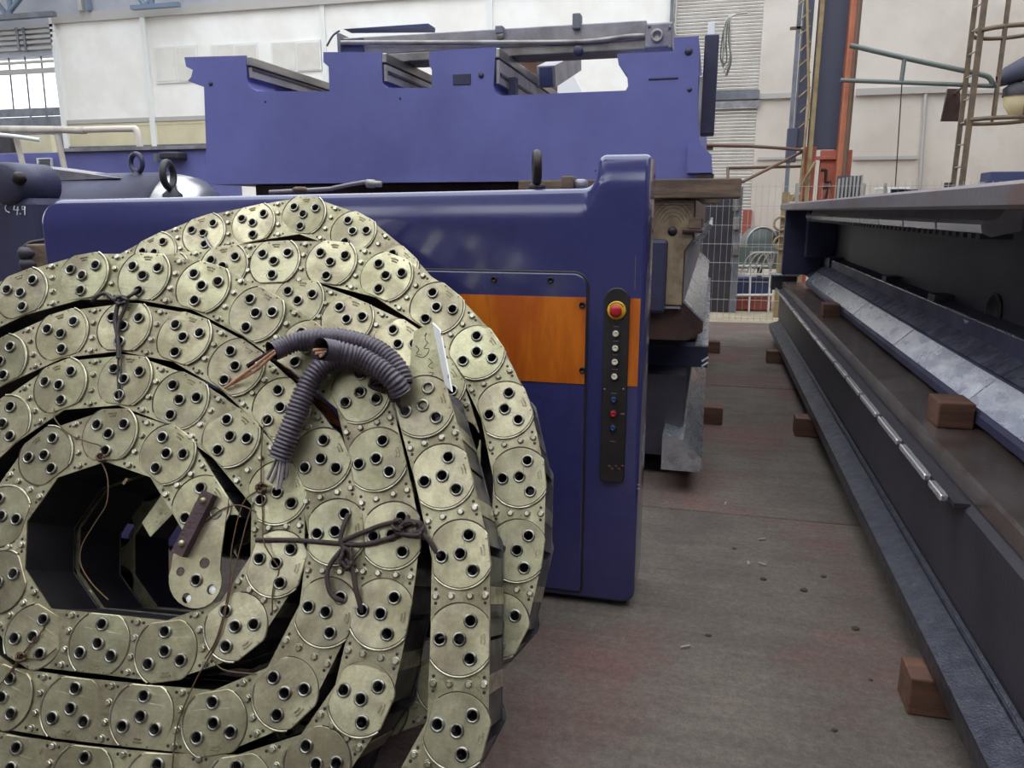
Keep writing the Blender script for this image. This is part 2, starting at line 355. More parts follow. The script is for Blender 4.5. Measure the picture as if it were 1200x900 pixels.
# roof truss at top left (on the wall plane, in front of upper wall)
tr = struct(MB().box((-13.5, YW-.5, wpx(40,-80).z), (0, YW-.35, wpx(40,-80).z+.15)).build('trim_truss', 'truss_blue'))
for p in (((-60,-70),(8,18)), ((8,18),(70,-60)), ((8,-60),(12,18)), ((120,-60),(170,7)), ((178,-60),(178,7)), ((170,7),(238,-60))):
    MB().tube([P(p[0][0], p[0][1], Y=YW-.42), P(p[1][0], p[1][1], Y=YW-.42)], .055, 4).build('truss_brace', 'truss_blue', tr)
wrect(MB(), -60, 17, 62, 23, YW-.5, .12).build('truss_chord', 'steel_grey', tr); wrect(MB(), 152, 4, 208, 9, YW-.5, .12).build('gusset', 'truss_blue', tr)
for px in (92, 100): wrect(MB(), px-2, -20, px+2, 12, YW-.2, .1).build('truss_post', 'trim_grey' if px == 92 else 'truss_blue', tr)
# ================================================================== RIGHT: long machine beds stacked along the aisle
def yprism(mb, prof, y0, y1, mi=0): return mb.prism([(x, y0, z) for x, z in prof], (0, y1-y0, 0), mi)
YN, YF = -1.2, 9.45
def timber(name, label, cat, a, b, mt='timber', group=None):
    return tag(MB().box(a, b, bev=.006).build(name, mt), label, cat, group)
G = 'squared timber bearers under the machine beds'
timber('timber_bearer', 'reddish-brown squared timber under the right bed, nearest the camera', 'timber', (.655, 2.30, 0), (2.1, 2.43, .125), group=G)
timber('timber_bearer', 'squared timber under the right bed, second from the camera', 'timber', (.62, 5.36, 0), (2.1, 5.50, .125), group=G)
timber('timber_bearer', 'squared timber under the right bed, farthest from the camera', 'timber', (.60, 8.0, 0), (2.1, 8.14, .125), group=G)
lb = thing('machine_bed', 'long dark steel machine bed lying lowest on timbers right of aisle', 'machine bed', (1.4, 4, .125), 'machine beds stacked right of the aisle')
web = MB(); yprism(web, [(.86,.13),(2.0,.13),(2.0,.66),(.86,.66),(.80,.60),(.80,.30)], YN, YF); web.build('web', 'dark_cast', lb, True)
rl = MB(); yprism(rl, [(.715,.128),(.90,.128),(.90,.31),(.845,.29),(.80,.252),(.797,.243),(.705,.212),(.705,.20)], YN, YF-.05)
rl.build('guide_rail', 'navy_rough', lb, True)
yprism(MB(), [(.803,.256),(.85,.287),(.862,.30),(.862,.31),(.80,.262)], YN, YF-.05).build('rail_lip', 'navy_rough', lb, True)
yprism(MB(), [(.815,.632),(2.0,.632),(2.0,.70),(.82,.70),(.812,.69)], YN, YF-.02).build('flange', 'flange_steel', lb, True)
y = 2.55; i = 0
while y < 9.3:
    l = .42 if i else .2
    MB().box((.742, y, .604), (.768, y+l-.055, .626), bev=.005).build('strip_segment', 'bright_steel', lb); y += l; i += 1
MB().box((.769, 2.5, .607), (.815, 9.3, .620)).build('strip_holder', 'dark_cast', lb)
MB().box((.70, 9.46, .60), (.98, 9.62, .76), bev=.01).build('end_block', 'dark_cast', lb)
MB().box((.69, 9.44, .762), (1.0, 9.64, .785), bev=.004).build('end_cap', 'rail_steel', lb)
timber('packing_block', 'brown packing timber lying on lower right bed flange, nearer one', 'timber', (.86, 3.10, .701), (.985, 3.26, .80), 'timber', G)
timber('packing_block', 'brown packing timber lying on lower right bed flange, far one', 'timber', (.86, 6.3, .701), (.985, 6.46, .80), 'timber', G)
ub = thing('machine_bed', 'long dark blue machine bed resting on top of lower right bed', 'machine bed', (1.6, 4, .80), 'machine beds stacked right of the aisle')
ws = MB(); yprism(ws, [(1.03,.80),(1.95,.80),(1.95,1.50),(1.30,1.50),(1.30,1.02),(1.21,1.00),(1.20,.90)], YN, 9.2); ws.build('web', 'dark_cast', ub, True)
yprism(MB(), [(1.0,.72),(1.045,.72),(1.2,.80),(1.2,.93),(1.1,.868),(1.0,.772),(.99,.76),(.99,.73)], YN, 8.75).build('slideway', 'navy_dark', ub, True)
y = YN; k = 0
while y < 8.7:
    l = random.choice((1.05, 1.3, .9)); e = min(y+l, 8.72); dz = random.uniform(0, .003)
    yprism(MB(), [(1.002,.7755+dz),(1.096,.8675+dz),(1.092,.8715+dz),(.998,.7795+dz)], y+.004, e-.004).build('slideway_plate', 'rail_steel', ub, True)
    yprism(MB(), [(1.106,.877+dz),(1.195,.935+dz),(1.191,.941+dz),(1.102,.882+dz)], y+.004, e-.004).build('slideway_plate', 'scuffed_steel', ub, True); y = e
yprism(MB(), [(1.185,.935),(1.215,.935),(1.215,1.012),(1.185,1.012)], YN, 8.9).build('ledge', 'navy_dark', ub, True)
yprism(MB(), [(1.183,1.010),(1.195,1.010),(1.195,1.016),(1.183,1.016)], YN, 8.9).build('ledge_edge', 'rail_steel', ub, True)
yprism(MB(), [(.735,1.505),(1.95,1.505),(1.95,1.575),(.735,1.575),(.725,1.565),(.725,1.515)], YN, 9.30).build('top_flange', 'rust_top', ub, True)
rk = MB(); y = 3.15
prof = [(1.03,1.505),(1.03,1.455),(.985,1.405),(.955,1.42),(.948,1.452),(.962,1.466),(1.0,1.470)]
y = 3.18
while y < 8.8:
    e = min(y+.62, 8.85); yprism(MB(), [(1.08,1.505),(1.08,1.43),(.985,1.405),(.955,1.42),(.948,1.45),(.962,1.466),(1.0,1.470),(1.02,1.505)], y+.014, e-.014).build('rack_segment', 'bright_steel', ub, True); y = e
for k in range(56): MB().box((.952, 3.2+k*.1, 1.398), (1.06, 3.2+k*.1+.05, 1.418)).build('rack_tooth', 'dark_cast', ub)
MB().box((.78, 9.20, .80), (1.95, 9.30, 1.505), bev=.01).build('end_plate', 'navy_dark', ub)
MB().box((1.0, 9.02, 1.0), (1.30, 9.2, 1.5), bev=.01).build('rib', 'navy_dark', ub)
MB().box((1.16, 8.4, .93), (1.3, 8.5, 1.04), bev=.005).build('lug', 'navy_dark', ub)
for yy in (5.9, 4.65): MB().box((1.20, yy, .985), (1.32, yy+.14, 1.05), bev=.005).build('lug', 'dark_cast', ub)
p = P(1166, 365, X=1.30)
mbp = MB().lathe([(0,.0),(1,0),(1,.012),(.85,.014),(.8,.004),(0,.004)], (0,0,0), (-1,0,0), 24); mbp.v = [Vector((1.301+v.x, p.y+v.y*.10, p.z+v.z*.085)) for v in mbp.v]; mbp.build('oval_port', 'black_plastic', ub)
MB().tube([(1.20, p.y-.05, 1.0),(1.19, p.y, .985),(1.20, p.y+.06, 1.0)], .012, 6).build('ledge_clip', 'rail_steel', ub)
# ================================================================== LEFT STACK behind cabinet
Y0 = 4.10
timber('timber_bearer', 'squared timber end sticking out under the left bed, nearer one', 'timber', (-2.6, 5.52, 0), (.145, 5.66, .125), group=G)
timber('timber_bearer', 'squared timber end sticking out under the left bed, farther one', 'timber', (-2.6, 8.44, 0), (.150, 8.58, .125), group=G)
l1 = thing('machine_bed', 'dark machine bed lying lowest on timbers behind the blue cabinet', 'machine bed', (-1.2, 6.5, .125), 'machine beds stacked behind the cabinet')
yprism(MB(), [(-2.6,.13),(-.16,.13),(-.10,.30),(-.10,.60),(-2.6,.60)], Y0+.2, 9.4).build('web', 'dark_cast', l1, True)
yprism(MB(), [(-.20,.128),(-.0,.128),(.012,.16),(.012,.205),(-.09,.30),(-.20,.32)], Y0-.05, 9.35).build('guide_rail', 'rail_steel', l1, True)
yprism(MB(), [(-2.6,.605),(.015,.605),(.015,.725),(-2.6,.725)], Y0+.45, 9.4).build('flange', 'navy_dark', l1, True)
yprism(MB(), [(-.06,.727),(.013,.727),(.013,.735),(-.06,.735)], Y0+.46, 9.4).build('guide_strip', 'rail_steel', l1, True)
for k in range(2): MB().obox((.0, Y0+.445, .655-.03*k), Vector((.8,0,.6)), Vector((0,1,0)), Vector((-.6,0,.8)), (.022, .004, .005)).build('paint_mark', 'chalk', l1)
timber('packing_block', 'brown packing timber between the two lower left beds', 'timber', (-1.5, Y0+.62, .736), (-.05, Y0+.78, .83), 'brown_paint', G)
l2 = thing('machine_bed', 'machine bed with pale machined end face and bolt hole behind cabinet', 'machine bed', (-1.2, 6.5, .83), 'machine beds stacked behind the cabinet')
yprism(MB(), [(-2.6,.83),(-.10,.83),(-.02,.88),(-.02,.93),(-.13,1.03),(-.13,1.30),(-.09,1.36),(-.09,1.40),(-.09,1.555),(-2.6,1.555)], Y0+.02, 9.4).build('casting', 'brown_paint', l2, True)
yprism(MB(), [(-.60,1.02),(-.135,1.02),(-.135,1.30),(-.095,1.36),(-.095,1.552),(-.60,1.552)], Y0-.005, Y0+.03).build('end_face', 'machined', l2, True)
yprism(MB(), [(-.018,.93),(-.013,.938),(-.125,1.042),(-.131,1.035)], Y0+.02, 9.3).build('slideway', 'rail_steel', l2, True)
yprism(MB(), [(-.131,1.035),(-.122,1.038),(-.122,1.30),(-.131,1.30)], Y0+.03, 9.3).build('side_rail', 'lead_grey', l2, True)
yprism(MB(), [(-.13,1.30),(-.04,1.355),(.0,1.42),(-.02,1.43),(-.06,1.375),(-.13,1.33)], Y0+.35, 9.2).build('upper_lip', 'rail_steel', l2, True)
wa = P(807, 268, Y=Y0); wb2 = P(823, 255, Y=Y0)
MB().box((wa.x, Y0-.03, wa.z), (wb2.x, Y0+.05, wb2.z), bev=.004).build('wedge_block', 'timber_grey', l2)
MB().box((wa.x-.03, Y0-.035, wa.z-.02), (wb2.x+.005, Y0+.05, wa.z-.002), bev=.004).build('wedge_plate', 'brown_paint', l2)
p = P(788, 271, Y=Y0-.006)
MB().lathe([(.0,.002),(.024,.002),(.024,-.001)], (p.x, Y0-.006, p.z), (0,-1,0), 18).build('bolt_hole', 'black_plastic', l2)
for k in range(13):
    R0 = .045+.016*k; pts = [(p.x+R0*math.cos(t), Y0-.0045, p.z+.02+R0*1.25*math.sin(t)) for t in [math.radians(a) for a in range(25, 156, 10)]]
    pts = [q for q in pts if -.59 < q[0] < -.10 and q[2] < 1.545]
    if len(pts) > 2: MB().tube(pts, .0016, 4).build('tool_mark', 'brown_paint', l2)
q0 = P(767, 280, Y=Y0-.02); q1 = P(779, 368, Y=Y0-.02)
MB().box((q0.x-.06, Y0-.03, q1.z), (q1.x, Y0+.01, q0.z), bev=.02).build('slot_cover', 'navy_dark', l2)
MB().box((-.6, Y0-.012, 1.0), (-.14, Y0+.02, 1.012)).build('joint_strip', 'lead_grey', l2)
# planks between
tag(MB().box((-1.0, Y0-.06, 1.56), (P(868, 226, Y=Y0).x, Y0+.20, 1.655), bev=.006).build('plank', 'timber_grey'), 'weathered brown plank spanning under the upper blue bed', 'plank')
tag(MB().box((-2.9, 7.2, 1.56), (.05, 7.42, 1.655), bev=.006).build('plank', 'timber_grey'), 'far plank hidden deep under the upper blue bed', 'plank')
tag(MB().box((-2.75, Y0+.25, 1.56), (-1.01, Y0+.45, 1.655), bev=.006).build('plank', 'brown_paint'), 'dark filler plank added to block light under left half of upper blue bed', 'plank')  # added dark filler, closes the bright gap showing under the bed
# ================================================================== UPPER BLUE BED (profile end facing the camera)
YB = 4.22
def fp(px, py, Y=YB): q = P(px, py, Y=Y); return (q.x, q.z)
zb = 1.657
outl = [(243,216),(239,102),(220,95),(224,90),(226,82),(218,78),(216,67),(288,65),(289,93),(292,102),(301,107),(386,107),(385,78),(379,73),(379,61),(447,61),(448,97),(453,103),(506,103),(506,82),(503,76),(503,60),(581,55),(578,100),(580,108),(587,112),(733,106),(736,101),(735,88),(725,76),(723,63),(790,60),(790,44),(819,42),(818,130),(822,216)]
prof = [fp(*p) for p in outl]; prof = [(x, max(z, zb)) for x, z in prof]; prof[0] = (prof[0][0], zb); prof[-1] = (prof[-1][0], zb)
bb = thing('machine_bed', 'big blue machine bed with notched profile end, raised on planks', 'machine bed', (-1.3, YB+2, zb))
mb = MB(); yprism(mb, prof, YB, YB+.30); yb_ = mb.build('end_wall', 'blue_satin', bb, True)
for k, (i0, i1, nm) in enumerate(((0, 10, 'side_rail'), (10, 18, 'inner_rail'), (18, 25, 'inner_rail'), (25, 35, 'side_rail'))):
    pr = prof[i0:i1+1]; low = min(pr[0][1], pr[-1][1])-.25 if 0 < k < 3 else zb
    if k == 0: pr = prof[0:9]; poly = pr+[(pr[-1][0], zb)]
    elif k == 1: pr = prof[11:16]; poly = pr+[(pr[-1][0], low), (pr[0][0], low)]
    elif k == 2: pr = prof[18:23]; poly = pr+[(pr[-1][0], low), (pr[0][0], low)]
    else: pr = prof[27:36]; poly = pr+[(pr[0][0], zb)]
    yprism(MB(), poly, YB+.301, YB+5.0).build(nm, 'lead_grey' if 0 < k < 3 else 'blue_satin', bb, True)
for px, t, bt in ((289, 67, 93), (448, 63, 97), (580.5, 57, 100)):
    x, z1 = fp(px, t); x2, z0 = fp(px, bt)
    MB().box((x+.002, YB+.01, z0+.01), (x+.02, YB+4.9, z1-.055)).build('rail_face', 'lead_grey', bb)
    MB().box((x-.05, YB+.005, z1-.045), (x+.022, YB+4.9, z1+.004), bev=.004).build('rail_cap', 'ground_steel', bb)
    MB().box((x+.003, YB+.02, z0+.05), (x+.026, YB+4.9, z0+.065)).build('rail_groove', 'dark_cast', bb)
MB().box((fp(588,110)[0], YB+.15, fp(588,112)[1]-.1), (fp(592,110)[0]+.02, YB+.21, fp(592,85)[1])).build('stop_post', 'navy_dark', bb)
for px, py, r in ((247,98,.014), (311,119,.007), (808,105,.012), (807,60,.02), (564,88,.016), (469,115,.006), (698,200,.005)):
    x, z = fp(px, py); MB().lathe([(0,.003),(r,.003),(r,-.004)], (x, YB, z), (0,-1,0), 14).build('bore', 'navy_dark', bb)
for (x0, y0, x1, y1) in ((531,86,552,100), (760,90,795,94)):
    a = fp(x0, y1); b_ = fp(x1, y0); MB().box((a[0], YB-.004, a[1]), (b_[0], YB+.01, b_[1]), bev=.003).build('cast_recess', 'navy_dark', bb)
a = fp(819, 155); b_ = fp(842, 42)
MB().box((a[0], YB+.25, P(830,157,Y=YB+.25).z), (P(842,60,Y=YB+.25).x, YB+.40, b_[1]+.06), bev=.006).build('side_plate', 'navy_dark', bb)
a = fp(805, 203); b_ = fp(837, 168)
MB().prism([(a[0], YB-.03, a[1]), (b_[0], YB-.03, a[1]), (b_[0]-.01, YB-.03, fp(830,182)[1]), (fp(818,168)[0], YB-.03, fp(818,168)[1]), (a[0], YB-.03, b_[1])], (0, .25, 0)).build('lug', 'blue_satin', bb, True)
MB().box((fp(817,204)[0], YB-.02, zb), (fp(836,215)[0], YB+.2, fp(820,204)[1])).build('foot_pad', 'dark_cast', bb)
MB().box((fp(818.5,100)[0], YB+.02, fp(820,178)[1]), (fp(823,100)[0], YB+.1, fp(820,88)[1]), bev=.004).build('edge_strip', 'ground_steel', bb)
# ---- things lying on the upper bed
zt2 = prof[14][1]; zt3 = prof[22][1]
yb2 = YB+.30
sl = thing('cross_slide', 'grey steel cross slide beam lying across the upper blue bed', 'steel beam', (-1.2, yb2+.1, zt3))
def q(px, py, Y): v = P(px, py, Y=Y); return v
a = q(400, 50, yb2); b_ = q(757, 47, yb2); zlo = zt3+.004; ztop = q(560, 35, yb2).z
MB().box((a.x, yb2, zlo+.05), (b_.x, yb2+.16, ztop), bev=.006).build('beam_body', 'lead_grey', sl)
MB().box((a.x-.02, yb2-.02, zlo), (b_.x, yb2+.20, zlo+.048), bev=.006).build('base_flange', 'flange_grey', sl)
MB().tube(smooth_path([q(400,50,yb2-.03), q(560,50,yb2-.03), q(680,49,yb2-.03), q(735,43,yb2-.03), q(762,42,yb2-.02)]), .014, 8).build('lever_rod', 'flange_grey', sl)
MB().box((a.x, yb2-.012, zlo+.055), (q(426,45,yb2).x, yb2, ztop-.01)).build('end_pad', 'dark_blue', sl)
e0 = q(755, 60, yb2-.05); e1 = q(789, 25, yb2-.05)
MB().box((e0.x, yb2-.05, zlo), (e1.x, yb2+.22, e1.z), bev=.01).build('end_bracket', 'lead_grey', sl)
hc = q(770, 42, yb2-.052)
MB().lathe([(0,.0),(.02,0),(.02,.012),(.034,.012),(.034,-.01)], hc, (0,-1,0), 20).build('bearing_boss', 'flange_grey', sl)
for px, py in ((761,31),(785,32),(785,55)): MB().lathe([(0,.008),(.008,.008),(.008,-.004)], q(px,py,yb2-.051), (0,-1,0), 10).build('bolt_head', 'steel_grey', sl)
for px in (586, 676):
    c0 = q(px, 42, yb2); MB().box((c0.x-.022, yb2-.03, ztop-.03), (c0.x+.022, yb2+.05, ztop+(.05 if px == 676 else .01)), bev=.005).build('clamp', 'steel_grey', sl)
c0 = q(586, 42, yb2-.012); MB().lathe([(0,.012),(.018,.012),(.022,0),(.022,-.004)], c0, (0,-1,0), 14).build('boss', 'flange_grey', sl)
c0 = q(678, 60, yb2-.02); MB().lathe([(0,.03),(.014,.03),(.026,.026),(.026,-.02)], c0, (0,-1,0), 14).build('boss', 'navy_dark', sl)
MB().box((a.x-.012, yb2-.03, zlo), (a.x+.008, yb2+.1, ztop+.02)).build('end_plate', 'steel_grey', sl)
MB().tube(smooth_path([q(398,36,yb2), q(390,42,yb2), q(383,54,yb2)]), .006, 6).build('hook_wire', 'steel_grey', sl)
tag(MB().prism([q(402,34,yb2+.2), q(502,27.5,yb2+.2), q(502,33,yb2+.2)], (0,.12,0)).build('wedge_strip', 'dark_blue', None, True), 'thin blue tapered strip lying on top of the cross slide', 'metal strip')
tag(MB().box((q(608,60,YB+1.6).x, YB+1.5, q(608,100,YB+1.6).z), (q(632,60,YB+1.6).x, YB+2.3, q(608,66,YB+1.6).z), bev=.006).build('timber_block', 'timber'), 'pale timber packing block lying beside the bright steel rail', 'timber')
jb = thing('steel_box_section', 'pale steel box section leaning on the upper blue bed notch', 'steel section', P(655, 110, Y=YB+1.0))
v0 = P(640, 90, Y=YB+.9); v1 = P(672, 72, Y=YB+1.9); d = (v1-v0); dn = d.normalized(); sd = dn.cross(Vector((0,0,1))).normalized(); ud = sd.cross(dn)
MB().obox((v0+v1)/2, dn, sd, ud, (d.length/2, .06, .065)).build('side_wall', 'lead_grey', jb, True)
MB().obox(v0-dn*.004, dn, sd, ud, (.003, .042, .056)).build('open_end', 'dark_blue', jb, True)
tag(MB().prism([P(610,122,Y=YB+2.6), P(668,80,Y=YB+2.6), P(690,122,Y=YB+2.6)], (0,.05,0)).build('white_board', 'white_sheet', None, True), 'white board leaning behind the upper blue bed notch', 'board')
# cable bundle at right end of the bed
cb = thing('cable_bundle', 'tangle of thin pale cables hanging at right end of bed', 'cables', P(852, 90, Y=4.7))
for k in range(7):
    x = 846+k*1.6; MB().tube(smooth_path([P(876,15,Y=4.75), P(862,17,Y=4.72), P(851+k*.8,24,Y=4.7), P(x+random.uniform(-2,2),48,Y=4.7), P(x+random.uniform(-4,4),70,Y=4.7), P(848+random.uniform(-3,4),random.uniform(75,95),Y=4.7)]), .004, 5).build('strand', 'grey_green' if k % 2 else 'mesh_wire', cb)
MB().box(P(829,41,Y=4.6), P(838,29,Y=4.68), bev=.004).build('junction_box', 'white_sheet', cb)
# ================================================================== BLUE CABINET
YC = 2.73
def cpt(px, py, Y=YC): v = P(px, py, Y=Y); return (v.x, v.z)
cxl = cpt(48, 270)[0]; cxr = -.215; ctop = cpt(420, 222)[1]; colt = cpt(730, 180)[1]; colx = cpt(699, 200)[0]
def rounded(poly, n=8):
    """poly: list of (x,z,r); returns rounded outline"""
    out = []; N = len(poly)
    for i in range(N):
        p0 = Vector(poly[i-1][:2]); p1 = Vector(poly[i][:2]); p2 = Vector(poly[(i+1) % N][:2]); r = poly[i][2]
        if r <= 0: out.append(tuple(p1)); continue
        a = (p0-p1).normalized(); b = (p2-p1).normalized(); ang = a.angle(b); d = r/math.tan(ang/2)
        c = p1+(a+b).normalized()*(r/math.sin(ang/2)); s = p1+a*d-c; e = p1+b*d-c
        a0 = math.atan2(s.y, s.x); a1 = math.atan2(e.y, e.x); da = (a1-a0+math.pi) % (2*math.pi)-math.pi
        for k in range(n+1): t = a0+da*k/n; out.append((c.x+r*math.cos(t), c.y+r*math.sin(t)))
    return out
def inset(poly, d):
    out = []; N = len(poly); area = sum(poly[i][0]*poly[(i+1) % N][1]-poly[(i+1) % N][0]*poly[i][1] for i in range(N)); sg = 1 if area > 0 else -1
    for i in range(N):
        p0 = Vector(poly[i-1]); p1 = Vector(poly[i]); p2 = Vector(poly[(i+1) % N])
        e1 = (p1-p0).normalized(); e2 = (p2-p1).normalized(); n1 = Vector((-e1.y, e1.x))*sg; n2 = Vector((-e2.y, e2.x))*sg
        nn = (n1+n2)/max(1+n1.dot(n2), .3); out.append(tuple(p1+nn*d))
    return out
def soft_plate(poly, yb, yf, r, steps=5, mi=0):
    """plate in XZ with front edge rounded by r (front at yf < yb)"""
    mb = MB(); n = len(poly); rings = [[(x, yb, z) for x, z in poly]]
    for k in range(steps+1):
        t = math.pi/2*k/steps; q_ = inset(poly, r*(1-math.cos(t))); rings.append([(x, yf+r*(1-math.sin(t)), z) for x, z in q_])
    vs_ = [v for R in rings for v in R]; fs = []
    for i in range(len(rings)-1):
        for k in range(n): fs.append((i*n+k, i*n+(k+1) % n, (i+1)*n+(k+1) % n, (i+1)*n+k))
    mb.add(vs_, fs, mi, True)
    f = [Vector(v) for v in rings[-1]]; mb.add(f, [t for t in tessellate_polygon([f])], mi)
    f = [Vector(v) for v in rings[0]]; mb.add(f, [t for t in tessellate_polygon([f])], mi)
    return mb
cab = thing('control_cabinet', 'blue and orange painted machine cabinet with push-button column', 'cabinet', (-1.2, YC+.3, 0))
YCB = YC+.26
ctl = cpt(60, 234)[1]
body = rounded([(cxl, .02, .03), (cxr, .02, .05), (cxr, colt, .018), (colx, colt, .03), (colx, ctop, .055), (cxl, ctl, .09)], 8)
o = soft_plate(body, YCB, YC, .016, 4).build('housing', 'blue_gloss', cab, True)
bm = bmesh.new(); bm.from_mesh(o.data); off = o.location.copy()
topz = lambda x: colt if x > colx-.03 else ctl+(ctop-ctl)*(x-cxl)/(colx-cxl)
cuts = [ctop-d for d in (.02,.05,.08,.10,.115)]+[colt-d for d in (.02,.05,.08,.10,.115)]+[ctl-d for d in (.03,.07,.10,.12)]
for zc in cuts: bmesh.ops.bisect_plane(bm, geom=bm.verts[:]+bm.edges[:]+bm.faces[:], plane_co=(0,0,zc-off.z), plane_no=(0,0,1))
for xc in [cxl+.1+k*.12 for k in range(15)]+[colx-.06,colx-.03,colx,colx+.03]: bmesh.ops.bisect_plane(bm, geom=bm.verts[:]+bm.edges[:]+bm.faces[:], plane_co=(xc-off.x,0,0), plane_no=(1,0,0))
for v in bm.verts:
    wv = v.co+off
    if wv.y < YC+.03:
        blend = max(0, min(1, (wv.x-(colx-.05))/.08)); blend = blend*blend*(3-2*blend)
        tz = (ctl+(ctop-ctl)*(wv.x-cxl)/(colx-cxl))*(1-blend)+colt*blend
        t = max(0, min(1, (wv.z-(tz-.115))/.115)); v.co.y += .030*t**1.6
bmesh.ops.triangulate(bm, faces=[f for f in bm.faces if len(f.verts) > 4])
for f in bm.faces: f.smooth = abs(f.normal.y) < .999 or f.calc_center_median().z+off.z > ctl-.2
bm.to_mesh(o.data); bm.free()
# access panel set in a dark recess with orange band
px0 = cpt(330, 400)[0]; p1x, p1z = cpt(691, 318); p0z = cpt(640, 690)[1]
rec = rounded([(px0, p0z, .02), (p1x, p0z, .02), (p1x, p1z, .055), (px0, p1z, .055)], 6)
soft_plate(rec, YC+.01, YC-.004, .003, 2).build('panel_gasket', 'panel_black', cab, True)
ap = soft_plate(inset(rec, .008), YC+.01, YC-.010, .005, 3).build('access_panel', 'blue_gloss', cab, True)
zt_, zb_ = cpt(640, 347)[1], cpt(640, 447)[1]
MB().box((px0+.01, YC-.0125, zb_), (p1x-.009, YC-.009, zt_)).build('orange_band', 'orange', ap)
xr0 = cpt(737, 400)[0]
MB().box((xr0, YC-.003, zb_), (cxr-.016, YC+.005, zt_)).build('orange_band', 'orange', cab)
for px, py in ((683,357), (683,433), (646,328), (580,327)):
    x, z = cpt(px, py); MB().lathe([(0,.003),(.006,.003),(.006,.006),(.011,.006),(.012,0)], (x, YC-.012, z), (0,-1,0), 16).build('panel_screw', 'screw', ap)
# push button plate
b0 = cpt(703, 563); b1 = cpt(739, 337)
bp = soft_plate(rounded([(b0[0], b0[1], .02), (b1[0], b0[1], .02), (b1[0], b1[1], .045), (b0[0], b1[1], .045)], 6), YC+.01, YC-.014, .004, 3).build('button_plate', 'panel_black', cab, True)
bx = (b0[0]+b1[0])/2
def btn(name, py, r, mt, h=.014, ring='screw'):
    z = cpt(720, py)[1]
    if ring: MB().lathe([(r*1.35, -.002),(r*1.35, .006),(r*1.05, .008),(r*1.02, .002)], (bx, YC-.014, z), (0,-1,0), 20).build('bezel', ring, bp)
    return MB().lathe([(r, -.002),(r, h-.003),(r*.85, h),(r*.55, h-.002),(0, h-.003)], (bx, YC-.014, z), (0,-1,0), 20).build(name, mt, bp)
z = cpt(720, 363)[1]
MB().lathe([(.033,0),(.033,.005),(.030,.007),(0,.007)], (bx, YC-.013, z), (0,-1,0), 28).build('warning_ring', 'yellow', bp)
MB().lathe([(.012,.005),(.012,.018),(.021,.02),(.022,.028),(.018,.034),(.008,.036),(0,.036)], (bx, YC-.013, z), (0,-1,0), 24).build('stop_button', 'red_button', bp)
for k in range(9):
    t = math.radians(35+k*13.5); MB().obox((bx+.0275*math.cos(t), YC-.0205, z+.0275*math.sin(t)), Vector((-math.sin(t),0,math.cos(t))), Vector((0,1,0)), Vector((math.cos(t),0,math.sin(t))), (.0016,.0004,.0026)).build('ring_mark', 'ink', bp)
for py in (390, 407, 423, 440): btn('push_button', py, .011, 'white_button')
btn('push_button', 467, .010, 'blue_button'); btn('push_button', 483.5, .011, 'red_button'); btn('push_button', 500, .010, 'blue_button')
for py in (382, 399, 415, 432, 460, 516):
    zz = cpt(720, py)[1]; MB().box((bx-.010, YC-.0148, zz-.0012), (bx+.010, YC-.0138, zz+.0012)).build('button_mark', 'cable_grey', bp)
for px in (709, 731): x, zz = cpt(px, 455); MB().lathe([(0,.003),(.003,.003),(.004,0)], (x, YC-.014, zz), (0,-1,0), 10).build('plate_screw', 'cable_grey', bp)
x, zz = cpt(731, 484); MB().box((x-.010, YC-.0148, zz-.0025), (x+.004, YC-.0138, zz+.0025)).build('button_mark', 'cable_grey', bp)
for k in range(5): x, zz = cpt(714+k*4, 546+3*(k % 2)); MB().lathe([(0,.001),(.007,.001),(.008,0)], (x, YC-.014, zz), (0,-1,0), 9).build('paint_smear', 'brown_paint', bp)
# seam marks near column foot
for py in (568, 573): x, zz = cpt(748, py); MB().box((x-.006, YC-.001, zz-.001), (x+.006, YC+.002, zz+.001)).build('scratch', 'cable_grey', cab)
MB().tube([cpt(745,300)[0:1]+(YC-.001,)+cpt(745,300)[1:2], cpt(744,340)[0:1]+(YC-.001,)+cpt(744,340)[1:2]], .0012, 4).build('scratch', 'cable_grey', cab)
# ---- things on the cabinet top
lg = thing('lifting_eye', 'worn steel lifting eye seen edge-on above the blue cabinet', 'lifting eye', P(629, 222, Y=2.88)); lg.location.z = ctop+.001
c = P(629, 203, Y=2.88); MB().torus((c.x, 2.88, ctop+.075), (1,.28,0), .052, .017).build('ring', 'screw', lg)
MB().lathe([(.035,.002),(.035,.014),(.02,.022),(.016,.034)], (c.x, 2.88, ctop), (0,0,1), 18).build('collar', 'screw', lg)
x0 = P(660, 210, Y=2.88).x; x1 = P(673, 210, Y=2.88).x
tag(MB().box((x0, 2.84, ctop+.001), (x1, 2.94, ctop+.045), bev=.004).build('packing_block', 'timber_grey'), 'small wooden block on cabinet top beside the column', 'block')
tag(MB().box((x1+.002, 2.86, ctop+.001), (P(688,210,Y=2.88).x, 2.92, ctop+.035), bev=.012).build('stone_lump', 'lead_grey'), 'grey lump beside the wooden block on cabinet top', 'lump')
tag(MB().tube(smooth_path([(-1.75,2.87,ctop-.004), (-1.5,2.87,ctop+.006), P(392,220,Y=2.87), P(412,216,Y=2.87), P(432,213,Y=2.87), P(440,214,Y=2.87)]), .008, 8).build('loose_cable', 'cable_grey'), 'loose grey cable curling up on top of the blue cabinet', 'cable')
tag(MB().lathe([(0,0),(.016,0),(.016,.03),(.012,.034),(.012,.06),(0,.06)], P(430,215,Y=2.87), (1,0,-.05), 14).build('cable_plug', 'flange_grey'), 'brass-grey plug at end of the loose cable on cabinet', 'plug')
